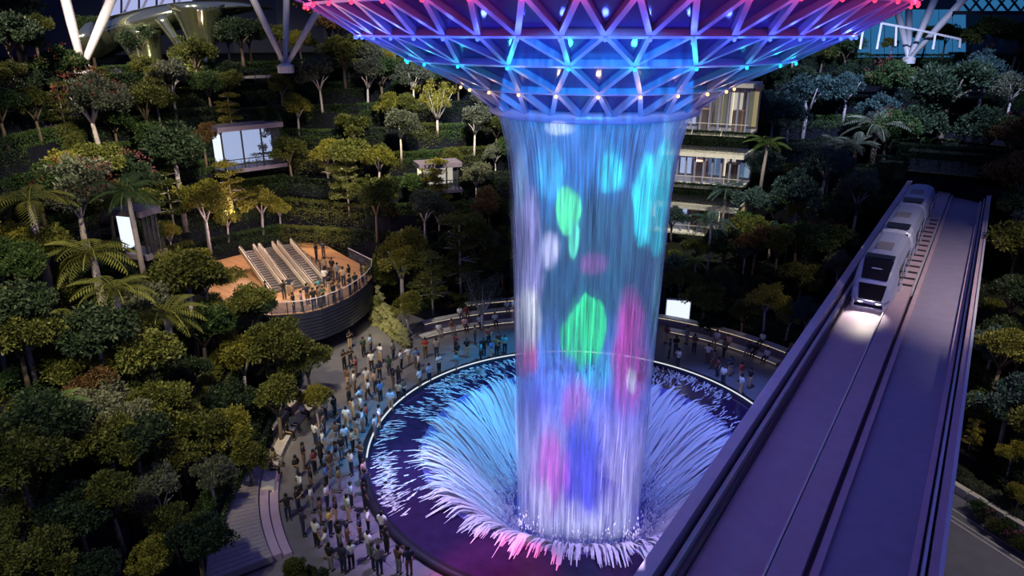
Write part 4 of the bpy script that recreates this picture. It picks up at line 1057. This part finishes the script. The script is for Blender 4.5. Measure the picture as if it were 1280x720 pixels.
# fill the terraces: smaller plants where nothing stands yet
def free(x, y, m): return all((q[0].x - x) ** 2 + (q[0].y - y) ** 2 > (m * (q[1] + .3)) ** 2 for q in PLANTS)
cnt = 0; tries = 0
while cnt < 440 and tries < 16000:
    tries += 1
    k = R.randint(1, NLEV); ph = R.uniform(-25, 215)
    r = Rk(k, ph) + R.uniform(.9, max(1.0, Rk(k + 1, ph) - Rk(k, ph) - .5)) if k < NLEV else Rk(k, ph) + R.uniform(1, 22)
    p = pol(r, ph, 0); h = height(p.x, p.y); p.z = h
    if h < .5 or not track_clear(p.x, p.y): continue
    u, v = pix((p.x, p.y, h + 1))
    if not (-60 < u < 1340 and -20 < v < 760) or (p - Vector(CAM)).length < 24: continue
    if not free(p.x, p.y, .55) or (265 < u < 350 and 160 < v < 260 and cnt < 180): continue
    right = u > 640
    if cnt < 180: kd = R.choice(('dark', 'olive', 'green', 'olive', 'grey', 'lime') if not right else ('blue', 'dark', 'green', 'olive', 'blue')); s = R.uniform(1.6, 2.7) * (1.2 if k > 5 else 1)
    else: kd = R.choice(('shrubdark', 'shrubolive', 'shrubgreen', 'shrubgrey', 'shrubdark', 'shrubolive', 'shrubred', 'shrubpurple')); s = R.uniform(.6, 1.3)
    plant(kd, p, s); cnt += 1
for u, v, kd in [(1225 + 11 * i, 633 + 8 * i + (i % 3) * 4, ('shrubgreen', 'shrubpink', 'shrubolive')[i % 3]) for i in range(8)] + [(1200 + 14 * i, 590 + 10 * i, 'shrubgrey') for i in range(6)]:
    p = hit(u, v, .6); plant(kd, (p.x, p.y, max(.3, height(p.x, p.y))), .8)
# hedges along the terrace edges, in lengths
def hedge_mesh(key):
    n = 4500
    P = np.stack([NR.uniform(-2.6, 2.6, n), NR.uniform(-.45, .45, n), NR.uniform(.0, 1.0, n)], 1)
    side = NR.random(n); P[side < .55, 2] = .92 + NR.normal(0, .06, (side < .55).sum()); m_ = (side > .55); P[m_, 1] = -.46 + NR.normal(0, .05, m_.sum()); tr_ = side > .72; P[tr_, 1] = -.93 + NR.normal(0, .04, tr_.sum()); P[tr_, 2] = .25 - np.abs(NR.normal(0, .8, tr_.sum()))
    D = NR.normal(size=(n, 3)) * .6 + np.array([0, -.4, .6]); D /= np.linalg.norm(D, axis=1)[:, None]
    L = NR.uniform(.1, .19, n); return leafmesh('foliage', leaf_arrays(P, D, L, L * .28), np.clip(NR.normal(.45, .25, n), 0, 1), LM[key])
HM = [hedge_mesh('green'), hedge_mesh('olive'), hedge_mesh('dark')]
HEDGES = []
for r_, z_ in ((44.9, 3.2), (45.4, 9.4), (46.4, 15.6)):
    for i in range(4):
        p = pol(r_, 62.5 + i * 4.2, z_ - .7)
        t = thing('hedge', 'dark hedge in the planter at the front of a mall gallery', 'hedge', p, rad(62.5 + i * 4.2 + 90) + PI, 'gallery hedges', (.62, .8, .9)); put('foliage', HM[2], t); HEDGES.append(t)
for i in range(7):
    p = tw(la[0] - 2.5 + i * 2.2, 57.2, 13.2 if 0 < i < 6 else 11.6)
    t = thing('hedge', 'dark hedge on top of the tunnel portal', 'hedge', p, rzt, 'portal hedges', (.5, 1.2, 1.3)); put('foliage', HM[2], t); HEDGES.append(t)
LV = ('lowest', 'second', 'third', 'fourth', 'fifth', 'sixth', 'seventh', 'eighth', 'ninth', 'top')
for k in range(1, NLEV + 1):
    ph = -20.0
    while ph < 205:
        r = Rk(k, ph) + .85; st = math.degrees(5.0 / r)
        qa, qb = pol(Rk(k, ph) + .85, ph), pol(Rk(k, ph + st) + .85, ph + st); p = (qa + qb) / 2; h = height(p.x, p.y); p.z = zk(k); ln_ = (qb - qa).length; hz = math.atan2(qb.y - qa.y, qb.x - qa.x) + PI
        u, v = pix(p)
        if ln_ < 11 and -40 < u < 1320 and -10 < v < 740 and track_clear(p.x, p.y, 3) and (p - Vector(CAM)).length > 20:
            side = 'left' if u < 640 else 'right'
            lb = 'clipped hedge on the %s terrace of the %s slope' % (LV[k - 1], side)
            t = thing('hedge', lb, 'hedge', p, hz, lb + ' group', (max(1, ln_ / 5), 1, R.uniform(.8, 1.15)))
            HEDGES.append(t)
            put('foliage', HM[R.choice((0, 1, 2, 0) if side == 'left' else (0, 2, 2))], t)
        ph += st

# plants on the rock face
for i in range(9):
    cs = np.array([[R.uniform(-.5, .5), R.uniform(-.4, .4), R.uniform(-.3, .3)] for _ in range(7)]); V, T = clumps(cs, np.full(7, .3), 60, .13)
    t_ = R.random(); p = pa.lerp(pb, t_) + Vector((.9, .3, R.uniform(.2, 1) * (1.0 + 2.2 * t_))); o = put('moss', leafmesh('moss', V, T, LM['olive']), rw, p)
# number the look-alikes from left to right
ORDW = ['leftmost'] + [w + ' from left' for w in 'second third fourth fifth sixth seventh eighth ninth tenth eleventh twelfth thirteenth fourteenth fifteenth sixteenth seventeenth eighteenth nineteenth twentieth'.split()]
TENS = ('twenty', 'thirty', 'forty')
def nth(i):
    if i < len(ORDW): return ORDW[i]
    return '%s-%s from left' % (TENS[min(2, (i + 1) // 10 - 2)], 'zeroth first second third fourth fifth sixth seventh eighth ninth'.split()[(i + 1) % 10]) if (i + 1) % 10 else {30: 'thirtieth', 40: 'fortieth'}.get(i + 1, 'fiftieth') + ' from left'
def number(ts):
    by = {}
    for t in ts: by.setdefault(t['label'], []).append(t)
    for lb, q in by.items():
        if len(q) < 2: continue
        q.sort(key=lambda t: pix(t.location + Vector((0, 0, t.get('h', .5))))[0])
        for i, t in enumerate(q): t['label'] = lb + ', ' + nth(i)
number(GREEN); number(HEDGES)
for t in GREEN:
    if 'h' in t: del t['h']
# ================================================================== people
SKIN = [mat('skin_tone', c, .55) for c in ((.5, .32, .22), (.38, .22, .14), (.2, .11, .07))]
HAIR = [mat('hair_tone', c, .5) for c in ((.006, .005, .005), (.018, .011, .008), (.06, .04, .022))]
CLO = {'white': (.8, .8, .82), 'light blue': (.4, .58, .8), 'black': (.015, .015, .02), 'navy': (.02, .03, .07), 'dark green': (.03, .08, .05), 'grey': (.25, .25, .27), 'red': (.45, .06, .04), 'maroon': (.2, .04, .05), 'brown': (.16, .09, .06), 'tan': (.5, .36, .24),
       'blue': (.1, .25, .6), 'teal': (.08, .4, .45), 'mauve': (.3, .18, .3), 'yellow': (.65, .5, .1), 'olive': (.22, .2, .08), 'pink': (.7, .4, .42), 'light green': (.4, .55, .35)}
CM = {k: mat(k.replace(' ', '_') + '_cloth', c, .8) for k, c in CLO.items()}
SHOE = mat('dark_shoe', (.02, .02, .022), .5)
def skinned(V, E, Rd, sub=1):
    me = bpy.data.meshes.new('body'); me.from_pydata([tuple(v) for v in V], E, [])
    o = bpy.data.objects.new('body_build', me); COL.objects.link(o)
    md = o.modifiers.new('s', 'SKIN'); md.use_smooth_shade = True
    for i, d in enumerate(me.skin_vertices[0].data): d.radius = (Rd[i][0], Rd[i][1]) if isinstance(Rd[i], tuple) else (Rd[i], Rd[i]); d.use_root = (i == 0)
    if sub: o.modifiers.new('u', 'SUBSURF').levels = sub
    dg = bpy.context.evaluated_depsgraph_get(); dg.update()
    out = bpy.data.meshes.new_from_object(o.evaluated_get(dg))
    bpy.data.objects.remove(o)
    return out
def person_proto(pose):
    J = {'pel': (0, 0, .95), 'wai': (0, 0, 1.1), 'che': (0, -.02, 1.32), 'nec': (0, 0, 1.48), 'nk2': (0, .01, 1.54), 'hd1': (0, .02, 1.62), 'hd2': (0, .01, 1.72)}
    for s, n in ((1, 'R'), (-1, 'L')):
        J['hip' + n] = (.095 * s, 0, .9); J['kne' + n] = (.1 * s, .01, .5); J['ank' + n] = (.1 * s, -.02, .09); J['toe' + n] = (.12 * s, .15, .035)
        J['sho' + n] = (.19 * s, -.01, 1.42); J['elb' + n] = (.25 * s, -.03, 1.13); J['wri' + n] = (.26 * s, .06, .88); J['han' + n] = (.26 * s, .09, .8)
    if pose == 'walk':
        J['kneR'] = (.1, .14, .52); J['ankR'] = (.1, .2, .1); J['toeR'] = (.11, .37, .05); J['kneL'] = (-.1, -.04, .5); J['ankL'] = (-.1, -.28, .16); J['toeL'] = (-.11, -.16, .03)
        J['elbR'] = (.25, -.14, 1.16); J['wriR'] = (.25, -.1, .92); J['hanR'] = (.25, -.07, .84); J['elbL'] = (-.25, .04, 1.14); J['wriL'] = (-.22, .2, .96); J['hanL'] = (-.21, .26, .9)
    if pose == 'phone':
        J['elbR'] = (.27, .1, 1.18); J['wriR'] = (.12, .3, 1.36); J['hanR'] = (.08, .34, 1.43); J['elbL'] = (-.27, .1, 1.18); J['wriL'] = (-.12, .3, 1.34); J['hanL'] = (-.07, .34, 1.41)
    if pose == 'hips':
        J['elbR'] = (.4, -.1, 1.18); J['wriR'] = (.22, .04, 1.03); J['hanR'] = (.17, .1, 1.0); J['elbL'] = (-.4, -.1, 1.18); J['wriL'] = (-.22, .04, 1.03); J['hanL'] = (-.17, .1, 1.0)
    if pose == 'fold':
        J['elbR'] = (.25, .04, 1.14); J['wriR'] = (.02, .2, 1.15); J['hanR'] = (-.07, .2, 1.17); J['elbL'] = (-.25, .04, 1.12); J['wriL'] = (-.02, .24, 1.11); J['hanL'] = (.07, .23, 1.1)
    if pose == 'sit':
        dz = -.43
        for k in list(J): J[k] = (J[k][0], J[k][1], J[k][2] + dz)
        for s, n in ((1, 'R'), (-1, 'L')):
            J['hip' + n] = (.1 * s, .03, .52); J['kne' + n] = (.12 * s, .43, .5); J['ank' + n] = (.12 * s, .44, .09); J['toe' + n] = (.13 * s, .6, .035)
            J['elb' + n] = (.25 * s, .06, .72); J['wri' + n] = (.16 * s, .28, .62); J['han' + n] = (.14 * s, .35, .6)
    names = ['pel', 'wai', 'che', 'nec', 'nk2', 'hd1', 'hd2']; ed = [('pel', 'wai'), ('wai', 'che'), ('che', 'nec'), ('nec', 'nk2'), ('nk2', 'hd1'), ('hd1', 'hd2')]
    rd = {'pel': (.15, .1), 'wai': (.13, .095), 'che': (.155, .105), 'nec': .07, 'nk2': .052, 'hd1': (.082, .095), 'hd2': (.07, .08)}
    for n in 'RL':
        names += ['hip' + n, 'kne' + n, 'ank' + n, 'toe' + n, 'sho' + n, 'elb' + n, 'wri' + n, 'han' + n]
        ed += [('pel', 'hip' + n), ('hip' + n, 'kne' + n), ('kne' + n, 'ank' + n), ('ank' + n, 'toe' + n), ('che', 'sho' + n), ('sho' + n, 'elb' + n), ('elb' + n, 'wri' + n), ('wri' + n, 'han' + n)]
        rd.update({'hip' + n: .088, 'kne' + n: .058, 'ank' + n: .04, 'toe' + n: .035, 'sho' + n: .062, 'elb' + n: .042, 'wri' + n: .028, 'han' + n: (.036, .02)})
    ix = {k: i for i, k in enumerate(names)}
    body = skinned([J[k] for k in names], [(ix[a], ix[b]) for a, b in ed], [rd[k] for k in names])
    b = MB(); b.v = [tuple(v.co) for v in body.vertices]; b.f = [tuple(p.vertices) for p in body.polygons]; b.m = [0] * len(b.f)
    for n, s in (('R', 1), ('L', -1)):
        h = Vector(J['han' + n]); w = Vector(J['wri' + n]); d = (h - w).normalized(); sd = d.cross(Vector((0, 0, 1)) if abs(d.z) < .8 else Vector((0, 1, 0))).normalized(); cu = d.cross(sd)
        for q in range(4):
            o = sd * (.018 * (q - 1.5)); ln = (.07, .082, .076, .06)[q]; b.tube([h + o, h + o + d * ln * .5 + cu * .006, h + o + d * ln + cu * .025], [.0095, .009, .007], 5)
        b.tube([h - d * .03 + sd * .03, h + sd * .055 + d * .01, h + sd * .06 + d * .045], [.011, .01, .008], 5)
    hd = Vector(J['hd1'])
    b.ell(hd + Vector((0, .098, 0)), (.014, .022, .022), 6, 4)
    for s in (-1, 1): b.ell(hd + Vector((.086 * s, 0, .005)), (.014, .024, .032), 6, 4)
    b.ell(hd + Vector((0, .085, -.055)), (.026, .012, .008), 6, 4, 1)
    for s in (-1, 1): b.ell(hd + Vector((.032 * s, .084, .03)), (.014, .01, .009), 6, 4, 2)
    bm_ = b.mesh('body', [SKIN[0], CM['maroon'], HAIR[0]], True)
    def sub(ns, g, nm, waist=1.0):
        es_ = [(a, c) for a, c in ed if a in ns and c in ns]; li = [k for k in names if k in ns]; ii = {k: i for i, k in enumerate(li)}
        return skinned([J[k] for k in li], [(ii[a], ii[c]) for a, c in es_], [tuple(q * 1.08 + g for q in rd[k]) if isinstance(rd[k], tuple) else rd[k] * 1.1 + g for k in li] if waist == 1 else [tuple(q * 1.08 + g - (.008 if k == 'wai' else 0) for q in rd[k]) if isinstance(rd[k], tuple) else rd[k] * 1.1 + g for k in li])
    JJ = dict(J)
    for n in 'RL': J['elb' + n] = tuple(Vector(J['sho' + n]).lerp(Vector(J['elb' + n]), .8))
    J['pel'] = (J['pel'][0], J['pel'][1], J['pel'][2] - .07)
    shirt = sub({'pel', 'wai', 'che', 'nec', 'shoR', 'shoL', 'elbR', 'elbL'}, .024, 'shirt')
    J.update(JJ)
    trou = sub({'pel', 'wai', 'hipR', 'hipL', 'kneR', 'kneL', 'ankR', 'ankL'}, .016, 'trousers', .9)
    b = MB(); b.ell(hd + Vector((0, -.022, .045)), (.105, .108, .12), 10, 7); b.ell(hd + Vector((0, -.06, -.02)), (.09, .06, .1), 8, 5)
    hair = b.mesh('hair', HAIR[0], True)
    b = MB()
    for n in 'RL':
        a, t = Vector(J['ank' + n]), Vector(J['toe' + n]); b.tube([a + Vector((0, -.05, -.05)), a.lerp(t, .5) + Vector((0, 0, -.01)), t], [.05, .052, .04], 7)
    shoe = b.mesh('shoes', SHOE, True)
    return [('body', bm_), ('shirt', shirt), ('trousers', trou), ('hair', hair), ('shoes', shoe)]
POSES = {k: person_proto(k) for k in ('stand', 'walk', 'phone', 'hips', 'fold', 'sit')}
for q in POSES.values():
    for nm, me in q:
        if not me.materials: me.materials.append(CM['white'])
WORDS = {'stand': 'standing', 'walk': 'walking', 'phone': 'hands raised', 'hips': 'hands on hips', 'fold': 'arms folded', 'sit': 'sitting'}
PPL = []
def person(u, v, shirt, z=0, pose=None, legs=None, where='', look=None, s=None):
    p = hit(u, v, z)
    pose = pose or R.choice(('stand', 'stand', 'walk', 'phone', 'hips', 'fold', 'stand'))
    legs = legs or R.choice(('black', 'black', 'navy', 'navy', 'grey', 'brown', 'tan'))
    PPL.append([u, v, p, shirt, legs, pose, where, look, s])
G = '''438,436,black;455,446,dark green;464,442,light blue;465,464,white;476,454,white;492,450,grey;511,457,white;532,447,red;431,462,black;439,460,black;446,471,maroon;475,476,navy;487,469,dark green;502,462,white;521,460,blue;524,467,white;549,467,white;525,487,white;537,480,light blue;459,485,white;435,485,brown;444,490,white;492,487,black;499,483,black;461,500,white;470,490,tan;505,500,brown;499,503,tan;437,505,brown;476,502,blue;489,515,light blue;451,512,light blue;442,527,tan;459,532,red;452,522,white;475,535,white;419,522,black;434,536,white;454,540,light blue;571,465,teal;570,440,maroon;572,452,black;584,447,black;594,430,brown;605,445,black;611,432,red;614,449,blue;621,445,olive;624,437,maroon;631,443,teal;601,452,teal;546,447,tan
381,585,black;405,567,white;402,582,black;421,555,brown;432,561,light blue;421,582,navy;442,567,tan;440,594,white;394,592,maroon;414,596,brown;456,605,pink;457,618,navy;372,600,black;377,622,white;391,640,white;409,612,blue;425,615,olive;440,634,light blue;361,650,black;374,642,black;380,670,navy;410,637,white;421,654,black;436,652,light green;457,637,black;414,669,yellow;397,684,white;451,677,navy;461,667,white;479,674,white;484,692,black;410,697,white;440,711,white;462,697,white;467,712,dark green;414,713,black;430,716,navy;499,717,brown;512,719,navy;475,718,grey;406,545,brown;395,556,white;446,550,grey;428,574,black;452,583,brown;408,525,white;425,545,navy;470,548,white;390,615,black;402,655,brown;436,690,brown;425,685,black
832,429,maroon;844,444,black;847,461,white;836,448,navy;867,442,brown;884,454,white;891,462,brown;896,471,maroon;903,482,white;904,447,olive;925,495,white;936,485,black;925,477,red;858,430,grey;912,470,navy'''
for l in G.replace('\n', ';').split(';'):
    u, v, c = l.split(','); u = float(u); v = float(v)
    person(u, v, c, where='right plaza' if u > 700 else 'plaza behind pool' if u > 540 else 'upper left plaza' if v < 545 else 'lower left plaza')
for u, v, c in ((368, 391, 'black'), (378, 389, 'mauve'), (385, 380, 'navy'), (393, 386, 'black'), (399, 384, 'brown'), (405, 382, 'dark green'), (418, 379, 'black'), (425, 376, 'navy'), (438, 368, 'black'), (445, 364, 'black'), (407, 345, 'tan'), (407, 359, 'white'), (413, 359, 'black'), (416, 346, 'black'), (396, 326, 'black'), (405, 323, 'navy'), (430, 358, 'tan'), (437, 354, 'black'), (453, 353, 'black'), (423, 352, 'grey'), (356, 374, 'black'), (363, 369, 'navy'), (334, 376, 'black'), (400, 372, 'teal'), (412, 368, 'black')):
    person(u, v, c, DZ, R.choice(('stand', 'fold', 'phone', 'stand', 'hips')), where='on viewing deck')
def sitter(r, a, z, c, where): 
    p = pol(r, a, z); u, v = pix(p); PPL.append([u, v, p, c, R.choice(('black', 'navy', 'grey')), 'sit', where, 'in', None])
for r, a, z, c in ((21.95, 107, 0, 'white'), (21.95, 111, 0, 'light blue'), (21.95, 115, 0, 'pink'), (21.95, 118.5, 0, 'brown'), (21.95, 122, 0, 'white'), (23.65, 101, .5, 'light blue'), (23.65, 102.8, .5, 'white'), (23.65, 113, .5, 'maroon'), (23.65, 114.6, .5, 'white')): sitter(r, a, z, c, 'bench behind pool')
for r, a, z, c in ((21.65, 37, 0, 'white'), (21.65, 40, 0, 'black'), (21.65, 41.6, 0, 'navy'), (21.65, 47, 0, 'pink'), (21.65, 50, 0, 'white'), (23.35, 34, .5, 'brown'), (23.35, 41, .5, 'white')): sitter(r, a, z, c, 'right bench')
for r, a, z, c in ((20.55, 167, 0, 'white'), (20.55, 170, 0, 'white'), (20.55, 175, 0, 'light green'), (20.55, 178, 0, 'black'), (20.55, 187, 0, 'olive'), (20.55, 190, 0, 'black'), (21.75, 166, .45, 'tan'), (21.75, 171, .45, 'light blue')): sitter(r, a, z, c, 'left bench')
def art(c): return c
groups = {}
for q in PPL: groups.setdefault((q[3], q[4], q[5], q[6]), []).append(q)
ORD = ('first', 'second', 'third', 'fourth', 'fifth', 'sixth', 'seventh', 'eighth')
for (shirt, legs, pose, where), qs in groups.items():
    qs.sort(key=lambda q: q[0])
    for i, q in enumerate(qs):
        lb = 'person in %s shirt, %s trousers, %s, %s' % (shirt, legs, WORDS[pose], where)
        if len(qs) > 1: lb += ', ' + nth(i)
        p = q[2]; face = math.atan2(-p.y, -p.x) - PI / 2
        if q[7] != 'in': face += R.gauss(0, .5) if R.random() < .7 else R.uniform(-3, 3)
        t = thing('person', lb, 'person', p, face, 'visitors ' + where, R.uniform(.97, 1.06) * 1.06)
        sk = R.choice((0, 0, 1, 1, 2)); hr = R.choice((0, 0, 0, 1, 2))
        for nm, me in POSES[pose]:
            o = put(nm, me, t)
            mt = {'body': SKIN[sk], 'shirt': CM[shirt], 'trousers': CM[legs], 'hair': HAIR[hr]}.get(nm)
            if mt: o.material_slots[0].link = 'OBJECT'; o.material_slots[0].material = mt
